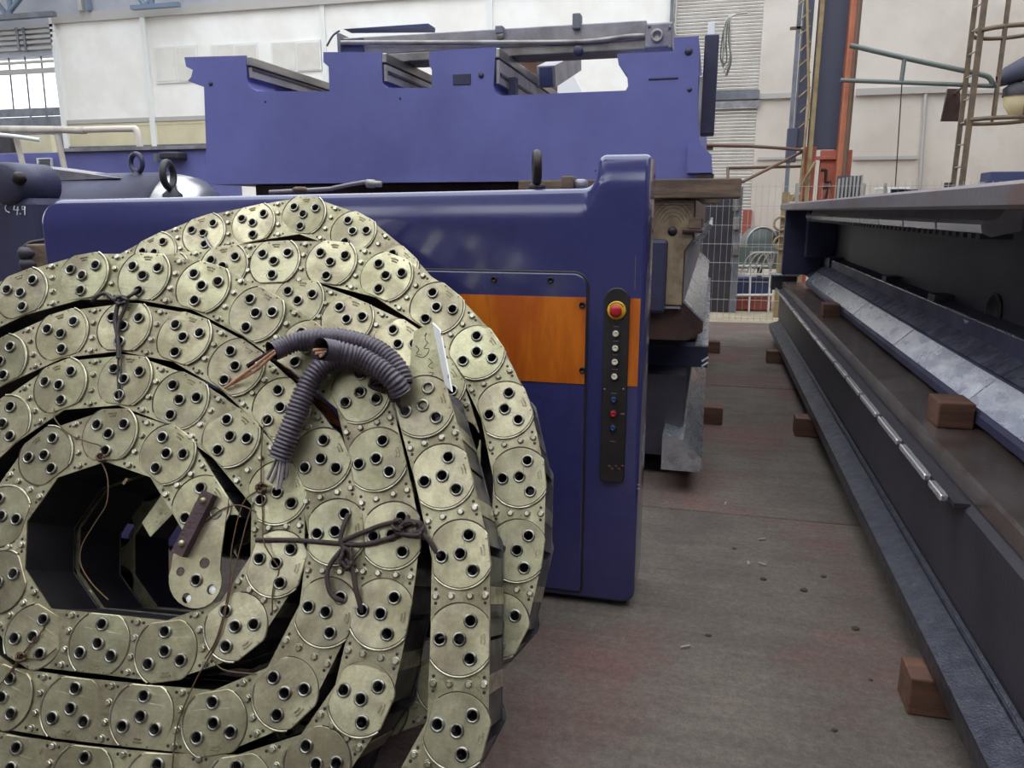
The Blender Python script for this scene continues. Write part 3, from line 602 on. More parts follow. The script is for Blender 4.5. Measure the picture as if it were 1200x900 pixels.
tag(MB().lathe([(0,0),(.03,0),(.034,.012),(.02,.02),(0,.02)], (P(352,220,Y=2.87).x, 2.87, ctop-.004), (0,0,1), 9).build('rag_scrap', 'timber_grey'), 'small beige scrap lying on the cabinet top edge', 'scrap')
# ================================================================== LEFT TANK / MOTOR behind the cabinet
tk = thing('motor_drum', 'dark blue cylindrical drum with lifting eyes behind cabinet left', 'drum', (-2.6, 3.75, 1.0))
YT = 3.75; rt = .30; ztk = P(120, 203, Y=YT).z - rt
xa = P(20, 210, Y=YT).x; xb = P(206, 210, Y=YT).x
MB().lathe([(0,0),(rt,0),(rt,xb-xa),(0,xb-xa)], (xa, YT, ztk), (1,0,0), 48).build('shell', 'navy_dark', tk)
xe = P(247, 215, Y=YT).x
MB().lathe([(rt-.02,0),(rt-.01,.02),(rt-.03,(xe-xb)*.55),(rt-.09,(xe-xb)*.9),(rt-.16,xe-xb),(0,xe-xb)], (xb, YT, ztk), (1,0,0), 48).build('end_dome', 'ground_steel', tk)
a0 = P(30, 190, Y=YT-.1); a1 = P(150, 212, Y=YT-.1)
MB().prism([(P(32,193,Y=YT-.1).x, YT-.16, ztk+rt-.05), (P(32,193,Y=YT-.1).x, YT-.16, ztk+rt+.045), (P(150,211,Y=YT-.1).x, YT-.16, ztk+rt-.035)], (0,.3,0)).build('cover_wedge', 'lead_grey', tk, True)
tag(tk, tk['label'], 'drum')
c = P(160, 191, Y=YT-.08); MB().torus((c.x, YT-.08, c.z), (.25,1,0), .047, .014).build('lifting_ring', 'navy_dark', tk)
MB().lathe([(.05,-.03),(.05,.012),(.03,.03),(.02,.05)], (c.x, YT-.08, c.z-.095), (0,0,1), 16).build('ring_base', 'navy_dark', tk)
c = P(197, 205, Y=YT-.22); MB().torus((c.x, YT-.22, c.z), (1,.25,0), .062, .018).build('lifting_ring', 'dark_cast', tk)
MB().lathe([(.05,-.10),(.05,.012),(.03,.03),(.02,.05)], (c.x, YT-.2, c.z-.11), (0,0,1), 16).build('ring_base', 'dark_cast', tk)
MB().box((xa+.1, YT-.25, 0), (xb-.1, YT+.25, ztk-.1), bev=.02).build('pedestal', 'dark_cast', tk)
gb = thing('gearbox_housing', 'dark gearbox housing with chalk code left of the blue cabinet', 'gearbox', (-3.2, 3.3, 0))
YG = 3.05; gx1 = P(50, 240, Y=YG).x
gx0 = gx1-.95
MB().box((gx0, YG, .02), (P(40,260,Y=YG).x, YG+.36, P(20,232,Y=YG).z), bev=.03).build('case', 'navy_dark', gb)
c = P(12, 214, Y=YG); MB().lathe([(0,0),(.085,0),(.10,.015),(.10,.24),(0,.24)], (c.x-.02, YG-.02, c.z-.005), (0,1,0), 32).build('end_boss', 'navy_dark', gb)
c = P(21, 209, Y=YG-.03); MB().lathe([(0,.02),(.018,.02),(.026,.012),(.032,0),(.032,-.02)], c, (0,-1,0), 6).build('bolt', 'screw', gb)
for nm, pts in (('C', [(13,238),(8,239),(6,243),(7,247),(11,249)]), ('4', [(17,241),(16,246),(22,246)]), ('4', [(21,242),(20,252)]), ('.', [(23.5,250),(24,251)]), ('9', [(29,245),(26,246),(26,242),(29,242),(29,252)])):
    MB().tube([P(x, y, Y=YG-.003) for x, y in pts], .0028, 5).build('chalk_mark', 'chalk', gb)
vl = thing('hose_fitting', 'two stubby dark pipe fittings beside left cabinet end', 'fitting', P(30, 310, Y=2.9))
for px, py in ((25,297), (27,310)):
    c = P(px, py, Y=2.85); MB().lathe([(0,0),(.022,0),(.03,.008),(.03,.05),(.022,.06),(.022,.16)], (c.x-.01, 2.85, c.z), (.9,.4,0), 16).build('union', 'dark_cast', vl)
MB().box((P(38,290,Y=2.9).x, 2.86, P(38,316,Y=2.9).z), (P(75,290,Y=2.9).x, 2.93, P(40,286,Y=2.9).z), bev=.006).build('flange_block', 'timber_grey', vl)
MB().tube(smooth_path([P(25,293,Y=2.88), P(34,285,Y=2.9), P(48,282,Y=2.95), P(60,280,Y=3.0)]), .008, 6).build('hose', 'dark_cast', vl)
# ================================================================== COILED STEEL CABLE CHAINS (leaning against the cabinet)
AL, BE = math.radians(-28), math.radians(-4)
NV = Vector((math.sin(BE)*math.cos(AL), math.cos(AL)*math.cos(BE), math.sin(AL)))   # into the coil, away from the aisle
ZV = -NV
CK = 1.82; LK = CK*.1032; WK = .185
def K(px, py, c=CK, off=0.0):
    """point on the leaning coil plane (off metres in front of it)"""
    d = FW + RT*((px-600)/FPX) + UP*((450-py)/FPX)
    return EYE + d*((c-off)/d.dot(NV))
def seg(mode, pts, c):
    p = [K(x, y, c) for x, y in pts]
    if mode == 'v': return p
    sp_ = smooth_path(p, 10); tot = sum((sp_[i+1]-sp_[i]).length for i in range(len(sp_)-1)); n = max(1, round(tot/LK))
    r = resample(sp_, tot/n*.99999); return r[1:n]
# --- 2D outlines in link units (1 = link pitch)
HW = .375
def circ(r, n, a0=0, a1=2*math.pi, cx=0, cy=0, close=False): return [(cx+r*math.cos(a0+(a1-a0)*k/n), cy+r*math.sin(a0+(a1-a0)*k/n)) for k in range(n+(1 if close else 0))]
HOLES = [(-.215, .135), (0, 0), (.0, -.245), (.225, .135)]
def flat(mb, outer, holes, z0, z1, mi=0, zf=lambda x, y: 0, cham=0.0):
    polys = [outer]+holes; flatl = [p for q_ in polys for p in q_]
    tris = tessellate_polygon([[Vector((x, y, 0)) for x, y in q_] for q_ in polys])
    ctr = lambda i, p: (p[0]*(1-cham), p[1]*(1-cham)) if i < len(outer) else p
    top = [ctr(i, p) for i, p in enumerate(flatl)]
    def ori(t, s):
        a, b, c_ = (Vector(flatl[i]) for i in t); cr = (b-a).cross(c_-a); return t if cr*s > 0 else t[::-1]
    mb.add([(x, y, z1+zf(x, y)) for x, y in top], [ori(t, 1) for t in tris], mi)
    i0 = 0
    for j, q_ in enumerate(polys):
        n = len(q_); vb = [(x, y, z0) for x, y in q_]; vt = [(top[i0+k][0], top[i0+k][1], z1+zf(*top[i0+k])) for k in range(n)]
        if cham and j == 0:
            vm = [(x, y, z1-.010+zf(x, y)) for x, y in q_]
            mb.add(vb+vm, [(k, (k+1) % n, (k+1) % n+n, k+n) for k in range(n)], mi); mb.add(vm+vt, [(k, (k+1) % n, (k+1) % n+n, k+n) for k in range(n)], mi)
        else: mb.add(vb+vt, [(k, (k+1) % n, (k+1) % n+n, k+n) if j == 0 else (k, k+n, (k+1) % n+n, (k+1) % n) for k in range(n)], mi)
        i0 += n
a_ = math.acos(.36/.36)
def arc_in(cx, sgn, r=.36, n=14):
    return [(cx+sgn*r*math.cos(t), r*math.sin(t)) for t in [math.radians(-90+180*k/n) for k in range(n+1)]]
neck = [(0,-HW),(1,-HW)] + arc_in(1, -1) + [(1,HW),(0,HW)] + arc_in(0, 1)[::-1]
def clip_circle(r, n=40, hw=HW): return [(x, max(-hw, min(hw, y))) for x, y in circ(r, n)]
TILT = lambda x, y: .020+.034*max(x, -.30)
def holecirc(h, r=.068, n=14): return circ(r, n, cx=h[0], cy=h[1])
DW = WK/LK          # chain width in link units
def link_mesh():
    mb = MB()
    flat(mb, neck, [], -.022, 0, 0)
    flat(mb, neck, [], -DW, -DW+.022, 1)
    flat(mb, clip_circle(.43, 28), [], -DW-.01, -DW, 1)
    # cover bars: outside in steel, inside black
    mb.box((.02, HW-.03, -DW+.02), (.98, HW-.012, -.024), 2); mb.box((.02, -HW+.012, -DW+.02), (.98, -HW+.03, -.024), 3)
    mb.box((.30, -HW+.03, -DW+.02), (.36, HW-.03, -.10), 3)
    return mb
def disc_mesh():
    mb = MB(); flat(mb, clip_circle(.43), [holecirc(h) for h in HOLES], -.012, 0.0, 0, TILT, .028)
    # pressed rim on the leading half
    pts = [(.437*math.cos(t), .437*math.sin(t)) for t in [math.radians(a) for a in range(-56, 57, 8)]]
    mb.tube([(x, y, .022+.008*x) for x, y in pts], .014, 6, 1)
    pts = [(.434*math.cos(t), .434*math.sin(t)) for t in [math.radians(a) for a in range(125, 236, 8)]]
    mb.tube([(x, y, .006) for x, y in pts], .007, 5, 2)
    pts = [(.415*math.cos(t), .415*math.sin(t)) for t in [math.radians(a) for a in range(-56, 57, 8)]]
    mb.tube([(x, y, TILT(x, y)) for x, y in pts], .004, 5, 2)
    return mb
def mark_mesh():
    mb = MB(); rr = random.Random(3)
    for r0, a0, a1, n in ((.375, -22, 22, 13), (.31, -10, 12, 6), (.27, -9, 8, 5)):
        for k in range(n):
            a = math.radians(90+a0+(a1-a0)*k/(n-1)); x, y = r0*math.cos(a), r0*math.sin(a)
            if abs(y) < HW-.02: mb.box((x-.006, y-.010, .010), (x+.006, y+.010, .0165+TILT(x, y)))
    return mb
def eye_mesh():
    mb = MB(); n = 18
    mb.lathe([(.088,.0),(.088,.030),(.082,.038),(.064,.038),(.060,.030),(.058,-.16)], (0,0,0), (0,0,1), n)
    return mb
def core_mesh():
    mb = MB(); mb.lathe([(.0,.0),(.057,.0)], (0,0,-.13), (0,0,1), 14); return mb
def bolt_mesh():
    mb = MB(); mb.lathe([(.050,0),(.050,.008),(.044,.010)], (0,0,0), (0,0,1), 14); mb.lathe([(.040,.008),(.040,.034),(.032,.042),(0,.042)], (0,0,0), (0,0,1), 6, smooth=False); return mb
def dot_mesh():
    mb = MB()
    mb.lathe([(0,.0015),(.020,.0015),(.022,0)], (0,0,0), (0,0,1), 10)
    return mb
def outer_tab():
    mb = MB(); mb.box((-.11, HW-.012, -DW+.01), (.11, HW+.004, -.01), 0, .01); return mb
def sc(mb, s): mb.v = [v*s for v in mb.v]; return mb
ME = {}
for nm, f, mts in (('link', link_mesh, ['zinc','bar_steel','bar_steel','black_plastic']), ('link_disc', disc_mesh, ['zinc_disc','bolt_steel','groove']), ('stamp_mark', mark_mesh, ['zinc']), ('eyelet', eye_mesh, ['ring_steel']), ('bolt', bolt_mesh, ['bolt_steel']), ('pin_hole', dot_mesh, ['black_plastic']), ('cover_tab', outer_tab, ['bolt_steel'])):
    ME[nm] = sc(f(), LK).mesh(nm, mts, recentre=False)[0]
def put(nm, M4, parent, pw):
    o = bpy.data.objects.new(nm, ME[nm]); C.objects.link(o); o.matrix_world = M4; o.parent = parent; o.matrix_parent_inverse = pw.inverted(); return o
BY = [-.315, -.115, .125, .315]
def in_view(p, mrg=60):
    d = p-EYE; dep = d.dot(FW)
    if dep < .1: return False
    x = 600+FPX*d.dot(RT)/dep; y = 450-FPX*d.dot(UP)/dep
    return -mrg < x < 1200+mrg and -mrg < y < 900+mrg
def make_chain(root, pts, detail, tail_disc=True, skip_disc=()):
    n = len(pts); rw = Matrix.Translation(root.location)
    dirs = [(pts[min(i+1, n-1)]-pts[i]) if i < n-1 else pts[i]-pts[i-1] for i in range(n)]
    for i in range(n):
        L = dirs[i].length; x = dirs[i].normalized(); z = ZV; y = z.cross(x).normalized()
        Mx = Matrix((x, y, z)).transposed().to_4x4(); Mx.translation = pts[i]+ZV*(.0006*(i % 2)); Mx = Mx @ Matrix.Diagonal((L/LK, 1, 1, 1))
        if i == n-1: Mx = Mx @ Matrix.Diagonal((.5, 1, 1, 1))
        lk = put('link', Mx, root, rw); pw = Mx
        if not detail(i, pts[i]): continue
        xb = (dirs[i].normalized()+(dirs[i-1] if i else dirs[i]).normalized()).normalized(); yb = z.cross(xb)
        Md = Matrix((xb, yb, z)).transposed().to_4x4(); Md.translation = pts[i]; Md = Md @ Matrix.Rotation(math.radians(random.uniform(-1.6,1.6)), 4, 'X') @ Matrix.Rotation(math.radians(random.uniform(-1.6,1.6)), 4, 'Y')
        if i not in skip_disc:
            put('link_disc', Md, lk, pw); put('stamp_mark', Md, lk, pw)
            for h in HOLES: put('eyelet', Md @ Matrix.Translation((h[0]*LK, h[1]*LK, TILT(*h)*LK)), lk, pw)
        if i == n-1: continue
        for k, by in enumerate(BY):
            Mb = Matrix((x, y, z)).transposed().to_4x4(); Mb.translation = pts[i]+x*(.5*L)+y*(by*LK)+ZV*(.0006*(i % 2))
            Mb = Mb @ Matrix.Rotation(random.random()*6, 4, 'Z') if k in (1, 2) else Mb
            put('bolt', Mb, lk, pw)
            if k in (0, 3):
                for s_ in (-1, 1): put('pin_hole', Mb @ Matrix.Translation((s_*.085*LK, 0, 0)), lk, pw)
        Mb = Matrix((x, y, z)).transposed().to_4x4(); Mb.translation = pts[i]+x*(.5*L); put('cover_tab', Mb, lk, pw)
# ---- front coil, traced from its free outer end inwards
F = []
for mode, pts in (('v', [(496,476),(519,558),(540,649),(539,749),(536,856)]),
    ('h', [(536,856),(500,935),(430,978),(345,992),(260,990),(175,982),(90,972),(5,960),(-85,935),(-160,885),(-205,805),(-220,715),(-215,620),(-190,535),(-145,455),(-75,395),(26,344)]),
    ('v', [(26,344),(98,324),(169,324),(238,336),(301,368),(360,409),(423,460),(442,538),(460,627),(447,719),(424,819),(372,895),(280,924),(183,921),(97,912),(15,900)]),
    ('h', [(15,900),(-65,880),(-125,825),(-152,745),(-152,655),(-132,570),(-90,490),(-45,445),(2,424)]),
    ('v', [(2,424),(73,392),(146,383),(216,396),(277,430),(330,478),(377,538),(394,623),(383,717),(335,812),(252,847),(167,839),(85,830),(5,817)]),
    ('h', [(5,817),(-60,765),(-82,690),(-78,610),(-48,545),(5,497)]),
    ('v', [(5,497),(71,452),(147,445),(212,469),(271,512),(326,577),(325,660),(277,734),(195,763),(117,754),(41,746),(0,682),(4,605),(54,534),(129,509),(197,532),(236,594)])):
    F += seg(mode, pts, CK)
zmin = min(p.z for p in F)-HW*LK-.47*WK
print('front coil lowest', zmin, 'links', len(F), 'L', LK)
c1 = thing('cable_chain', 'front coil of zinc-plated steel cable chain leaning on blue cabinet', 'cable chain', (F[10].x, F[10].y, max(zmin, 0)), 'coiled steel cable chains')
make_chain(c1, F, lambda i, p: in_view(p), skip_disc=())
C2 = CK/.90; R2 = []
for mode, pts in (('h', [(130,345),(196,322),(262,313)]), ('v', [(262,313),(322,307),(388,308),(453,324),(512,361),(559,413),(592,480),(609,559),(606,645)]),
    ('h', [(606,645),(590,722),(545,785),(480,820),(400,838),(315,842),(230,835),(150,815),(85,770),(45,705),(30,630),(45,550),(80,480),(135,425),(205,385),(280,358),(350,353)]),
    ('v', [(350,353),(407,375),(467,404),(513,450)]),
    ('h', [(513,450),(535,525),(530,605),(500,675),(440,722),(365,735),(310,715)])): R2 += seg(mode, pts, C2)
RING = F[-10:]
R2 += [p+NV*(C2-CK) for p in RING]
zmin = min(p.z for p in R2)-HW*LK-.47*WK; print('mid coil lowest', zmin)
c2 = thing('cable_chain', 'second coil of steel cable chain just behind the front coil', 'cable chain', (R2[10].x, R2[10].y, max(0, zmin)), 'coiled steel cable chains')
def pxof(p):
    d = p-EYE; dep = d.dot(FW); return 600+FPX*d.dot(RT)/dep, 450-FPX*d.dot(UP)/dep
c2vis = lambda i, p: any((p-K(x, y, C2)).length < .03 for x, y in [(262,313),(322,307),(388,308),(453,324),(512,361),(559,413),(592,480),(609,559),(606,645),(350,353),(407,375),(467,404),(513,450),(168,680),(140,622),(215,722)]) or (i < 14) or (100 < pxof(p)[0] < 300 and 500 < pxof(p)[1] < 760)
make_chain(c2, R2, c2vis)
C3 = CK/.80; R3 = []
for mode, pts in (('h', [(75,360),(130,325),(182,297)]), ('v', [(182,297),(239,274),(297,262),(356,252),(414,272),(463,313),(505,362)]),
    ('h', [(505,362),(545,425),(566,490),(575,555),(565,620),(535,680),(485,725),(420,742),(350,735),(305,705)])): R3 += seg(mode, pts, C3)
R3 += [p+NV*(C3-CK) for p in RING]
zmin = min(p.z for p in R3)-HW*LK-.47*WK; print('rear coil lowest', zmin)
c3 = thing('cable_chain', 'rearmost coil of steel cable chain touching the blue cabinet', 'cable chain', (R3[6].x, R3[6].y, max(0, zmin)), 'coiled steel cable chains')
make_chain(c3, R3, lambda i, p: i < 10)
print('rear coil max Y', max(p.y for p in R3)+WK*.88, 'objects', len(bpy.data.objects))
# ---- end brackets of the front coil
def kplate(pts, z0, z1, holes=(), c=CK):
    """plate traced on the coil plane, z0..z1 metres in front of it"""
    o_ = K(pts[0][0], pts[0][1], c); X_ = (RT - NV*RT.dot(NV)).normalized(); Y_ = ZV.cross(X_)
    loc = lambda q_: ((K(q_[0], q_[1], c)-o_).dot(X_), (K(q_[0], q_[1], c)-o_).dot(Y_))
    mb = MB(); out = [loc(q_) for q_ in pts]; hl = []
    area = sum(out[i][0]*out[(i+1) % len(out)][1]-out[(i+1) % len(out)][0]*out[i][1] for i in range(len(out)))
    if area < 0: out = out[::-1]
    for hx, hy, r in holes: a, b = loc((hx, hy)); hl.append(circ(r, 18, cx=a, cy=b))
    flat(mb, out, hl, z0, z1)
    mb.v = [o_+X_*v.x+Y_*v.y+ZV*v.z for v in mb.v]; return mb
kplate([(479,446),(481,415),(485,388),(503,379),(509,378),(514,410),(524,452),(527,470),(500,480),(482,470)], -.007, -.002).build('end_bracket', 'zinc', c1)
fl = MB(); q4 = [K(508,378,CK,.001), K(517,387,CK,.032), K(531,459,CK,.032), K(523,451,CK,.001)]
fl.prism(q4, -(q4[1]-q4[0]).cross(q4[2]-q4[1]).normalized()*.004).build('bracket_flange', 'white_sheet', c1, True)
for p_ in (((497,394),(500,390),(498,397),(502,402)), ((501,402),(497,408),(503,409),(500,416)), ((487,405),(491,410),(488,414),(493,416)), ((502,420),(506,424),(502,429),(507,432)), ((503,436),(508,437),(504,441)), ((487,416),(495,419),(501,415))):
    MB().tube(smooth_path([K(x, y, CK, -.0016) for x, y in p_], 4), .0009, 4).build('ink_scribble', 'ink', c1)
for px, py in ((517,392), (525,441)): MB().lathe([(0,.002),(.006,.002),(.006,0)], K(px, py, CK, .03), RT, 8).build('flange_slot', 'ink', c1)
arc = [(231+31*math.cos(math.radians(a)), 680+33*math.sin(math.radians(a))) for a in range(-20, 215, 15)]
ib = kplate([(205,651),(246,578),(270,584),(261,650)]+arc, .004, .009, [(242,660,.0135),(214,670,.0115),(231,680,.0125),(250,691,.0125),(221,701,.0125)]).build('inner_bracket', 'zinc_disc', c1)
Mi = Matrix(((RT-NV*RT.dot(NV)).normalized(), ZV.cross((RT-NV*RT.dot(NV)).normalized()), ZV)).transposed().to_4x4(); Mi.translation = K(231,680,CK,.008)
put('eyelet', Mi, ib, world_of(ib))
for px, py in ((250,691), (223,702)): MB().lathe([(0,0),(.011,0),(.011,-.003)], K(px, py, CK, .004), ZV, 14).build('hole_light_disc', 'white_sheet', ib)  # pale discs painted in as light showing through two holes
a = K(246,578,CK,.022); b_ = K(210,650,CK,.022); d = (b_-a).normalized()
br = MB().obox((a+b_)/2, d, ZV.cross(d), ZV, ((b_-a).length/2, .017, .012)).build('brown_bar', 'brown_bar', c1, True)
for t in (.13, .82): MB().lathe([(.008,0),(.007,.008),(0,.009)], a+(b_-a)*t+ZV*.011, ZV, 8).build('stud', 'zinc', br)
kplate([(178,571),(196,590),(160,627),(150,610)], -.062, -.058).build('inner_plate', 'zinc', c1)
MB().obox(K(147,564,CK,-.03), (RT*.6+UP*.8).normalized(), (RT*.8-UP*.6).normalized(), ZV, (.010,.0035,.002)).build('label_tag', 'yellow_col', c1)
# ---- corrugated conduits
def hose(name, label, pts, r, wires=()):
    th = thing(name, label, 'conduit', K(pts[0][0], pts[0][1], CK, pts[0][2]), 'corrugated conduits hanging on the coil')
    path = resample(smooth_path([K(x, y, CK, o_) for x, y, o_ in pts], 14), .0026)
    rf = lambda i: r if i % 4 in (0, 1) else r*.86
    MB().tube(path, r, 18, 0, False, rf).build('sleeve', 'hose', th)
    t = (path[1]-path[0]).normalized(); MB().lathe([(r*.84,.0),(r*.80,.002),(r*.80,.10)], path[0], t, 18).build('bore', 'black_plastic', th)
    MB().lathe([(0,0),(r*.8,0)], path[0]+t*.07, t, 12).build('bore_end', 'black_plastic', th)
    for w_, mt, rr in wires: MB().tube(smooth_path([K(x, y, CK, o_) for x, y, o_ in w_], 6), rr, 7).build('wire', mt, th)
    return th
hose('corrugated_conduit', 'grey corrugated conduit with copper wires sticking out leftwards', [(318,412,.088),(333,406,.066),(350,400,.055),(385,396,.052),(420,401,.05),(447,413,.046),(466,432,.042),(474,452,.036)], .0265,
     [([(345,401,.055),(322,411,.080),(297,430,.045),(263,455,.012)], 'copper', .0042), ([(345,403,.055),(323,414,.078),(300,434,.04),(272,450,.012)], 'copper', .0040), ([(345,399,.055),(322,409,.08),(303,420,.05),(290,428,.01)], 'brown_bar', .0042)])
hose('corrugated_conduit', 'short grey corrugated conduit with open end facing left', [(375,409,.165),(391,411,.125),(408,415,.105),(424,420,.09),(448,434,.08),(462,447,.07),(470,460,.05)], .0275,
     [([(400,411,.112),(370,414,.172)], 'copper', .004), ([(400,412,.112),(375,417,.175)], 'copper', .004), ([(400,411,.112),(379,413,.175)], 'cable_grey', .004), ([(400,409,.112),(367,410,.170)], 'copper', .0035)])
hose('corrugated_conduit', 'grey corrugated conduit hanging down with cable ends at bottom', [(327,538,.038),(333,522,.042),(343,497,.048),(354,468,.050),(367,442,.048),(384,426,.042),(410,422,.034),(440,430,.030),(462,444,.025)], .029,
     [([(333,520,.042),(326,545,.038),(318,566,.03)], 'cable_grey', .0045), ([(333,520,.042),(328,548,.04),(324,574,.034)], 'mesh_wire', .004), ([(334,520,.05),(332,545,.044),(328,573,.04)], 'cable_grey', .0045), ([(331,520,.035),(321,545,.03),(313,562,.024)], 'cable_grey', .004), ([(334,520,.05),(336,542,.04),(335,560,.03)], 'cable_grey', .004)])
# ---- ropes and tying wires
def strand(mb, pts, r, n=7): return mb.tube(smooth_path([K(x, y, CK, o_) for x, y, o_ in pts], 6), r, n)
def knot(mb, cx, cy, rx, ry, off, r, turns=4, seed=1):
    rr = random.Random(seed); pts = []
    for k in range(turns*7): t = k*2*math.pi/7; pts.append((cx+rx*(.55+.45*rr.random())*math.cos(t), cy+ry*(.55+.45*rr.random())*math.sin(t), off+.008*math.sin(t*1.7)+.006*rr.random()))
    return strand(mb, pts, r)
rp = thing('rope_tie', 'thick dark cord knotted across the right-hand chain strands', 'rope', K(405,650,CK,.02))
for pts in ([(300,633,.014),(345,633,.012),(400,637,.016),(425,638,.018),(455,631,.018),(475,622,.016)], [(398,635,.02),(425,624,.02),(445,616,.018),(465,611,.02)], [(408,603,.006),(403,615,.018),(399,632,.022),(404,645,.02)],
            [(400,645,.02),(388,660,.02),(383,676,.02),(388,696,.018),(400,704,.01),(404,704,.0)], [(405,655,.02),(413,668,.02),(417,690,.018),(423,713,.008),(424,716,-.004)], [(495,625,.02),(503,634,.016),(512,648,.006),(515,651,-.004)], [(478,605,.004),(476,612,.016),(470,618,.02)], [(480,612,.02),(492,613,.02),(497,622,.018),(498,632,.014)]):
    strand(MB(), pts, .0062).build('cord', 'rope', rp)
knot(MB(), 406,655,8,13,.02,.0045,4,2).build('knot', 'rope', rp); knot(MB(), 480,620,17,10,.018,.0045,5,5).build('knot', 'rope', rp); knot(MB(), 466,615,8,8,.02,.004,2,8).build('knot', 'rope', rp)
ct = thing('cord_tie', 'dark cord knot tying the conduits to the chain end', 'rope', K(462,460,CK,.02))
for pts in ([(470,455,.05),(466,470,.03),(470,478,.01),(473,484,-.004)], [(432,452,.02),(448,448,.03),(462,452,.04)], [(440,440,.03),(452,446,.04),(458,458,.04),(466,468,.03)]): strand(MB(), pts, .005).build('cord', 'rope', ct)
knot(MB(), 446,449,14,8,.022,.005,4,3).build('knot', 'rope', ct); knot(MB(), 462,462,7,9,.03,.0045,3,4).build('knot', 'rope', ct)
bt = thing('cable_tie', 'black twisted tie hanging over the upper left chain turns', 'cable tie', K(140,350,CK,.01))
for pts, r in (([(108,353,.006),(116,346,.014),(124,344,.016),(131,350,.014),(140,352,.016),(152,347,.018),(160,341,.01),(163,339,-.004)], .0052), ([(140,350,.02),(137,362,.018),(135,377,.016),(138,395,.014),(139,420,.012)], .006), ([(150,350,.02),(146,362,.018),(140,376,.016),(137,392,.016)], .005), ([(139,418,.012),(138,440,.01),(140,472,.006)], .003), ([(141,405,.012),(142,440,.01),(140,470,.006)], .002)): strand(MB(), pts, r).build('strand', 'wire_dark', bt)
knot(MB(), 141,352,8,6,.016,.0045,3,9).build('knot', 'wire_dark', bt)
def wire(label, parts_, mt='wire_rust', r=.0019):
    t = thing('binding_wire', label, 'wire', K(*parts_[0][0][:2], CK, .01), 'rusty binding wires on the coil')
    for pts in parts_: strand(MB(), pts, r, 5).build('strand', mt, t)
    return t
w1 = wire('thin wire looping down through the dark centre of coil', [[(65,473,-.003),(64,490,.01),(80,508,.01),(100,517,.01),(117,522,.008),(120,530,.004)], [(118,540,.006),(126,560,.004),(125,590,.004),(112,612,.002),(96,640,.0),(95,662,-.002),(108,684,-.004),(127,703,-.004)]])
knot(MB(), 118,536,6,5,.008,.0022,3,11).build('knot', 'wire_rust', w1)
w2 = wire('rusty wire twisted at the conduit end and trailing down', [[(320,480,-.002),(309,500,.008),(306,540,.01),(306,570,.012)], [(307,572,.012),(308,610,.01),(309,635,.02),(320,655,.012),(327,668,.004),(320,690,.01),(319,718,.008)], [(306,573,.01),(293,600,.01),(282,640,.012),(270,690,.012),(260,735,.012),(248,765,.01),(228,800,.01),(208,850,.01),(202,900,.01)], [(304,574,.01),(285,590,.01),(272,640,.012),(268,690,.01),(255,745,.01),(240,772,.008)], [(300,600,.008),(280,592,.012),(260,597,.014),(240,612,.012)], [(248,770,.008),(262,785,.008),(300,790,.006)]])
knot(MB(), 306,571,8,6,.012,.0024,4,12).build('knot', 'wire_rust', w2)
w3 = wire('short rusty wire tying the lower left chain turns', [[(57,727,-.002),(45,745,.01),(25,768,.012),(10,790,.012),(-5,808,.01)], [(42,745,-.002),(30,762,.01),(14,788,.01)], [(24,770,.012),(48,772,.01),(66,760,.008)]])
knot(MB(), 24,770,7,6,.012,.0026,3,13).build('knot', 'wire_rust', w3)
tag(strand(MB(), [(240,278,.0),(246,290,.012),(252,296,.012)], .004).build('cable_stub', 'lead_grey'), 'short grey cable stub poking out of the rear coil top', 'cable')
bpy.data.objects['cable_stub'].location += (K(240,278,C3,.006)-K(240,278,CK,0))
# ================================================================== FLOOR DEBRIS
def lump(px, py, s, mt, flat_=.5, seed=0):
    rr = random.Random(seed); p_ = P(px, py, Z=0); bm = bmesh.new(); bmesh.ops.create_icosphere(bm, subdivisions=1, radius=1)
    mb = MB(); mb.add([(p_.x+v.co.x*s*rr.uniform(.6,1.1)*1.3, p_.y+v.co.y*s*rr.uniform(.6,1.1), max(v.co.z, -.3)*s*flat_*rr.uniform(.7,1.1)+s*flat_*.2) for v in bm.verts], [[v.index for v in f.verts] for f in bm.faces]); bm.free(); return mb
for i, (px, py, s) in enumerate(((942,692,.016), (1002,737,.018), (830,745,.012), (894,679,.014), (965,676,.013), (860,643,.010), (978,856,.010), (1020,797,.008))):
    tag(lump(px, py, s, 'debris', .6, i).build('debris_lump', 'debris'), ['large dark lump in the middle of the aisle floor', 'largest dark lump, right of centre on aisle floor', 'dark lump left of centre beside a pale sliver', 'dark lump just left of the large middle lump', 'dark lump upper right of the large middle lump', 'small dark lump farthest up the aisle', 'dark lump nearest the bottom edge of the floor', 'smallest dark lump left of the nearest timber'][i], 'debris', 'dark crumbs on the aisle floor')
for i, (px, py) in enumerate(((803,758), (877,660), (893,661), (893,632), (850,590))):
    p_ = P(px, py, Z=.004); a = .6+i; tag(MB().obox(p_, Vector((math.cos(a), math.sin(a), 0)), Vector((-math.sin(a), math.cos(a), 0)), Vector((0,0,1)), (.018, .004, .004)).build('metal_chip', 'chip', None, True), ['pale sliver of swarf nearest the camera on aisle', 'left of two pale slivers lying close together', 'right of two pale slivers lying close together', 'pale sliver just beyond the two close together', 'pale sliver farthest up the aisle near the joint'][i], 'debris', 'pale slivers on the aisle floor')
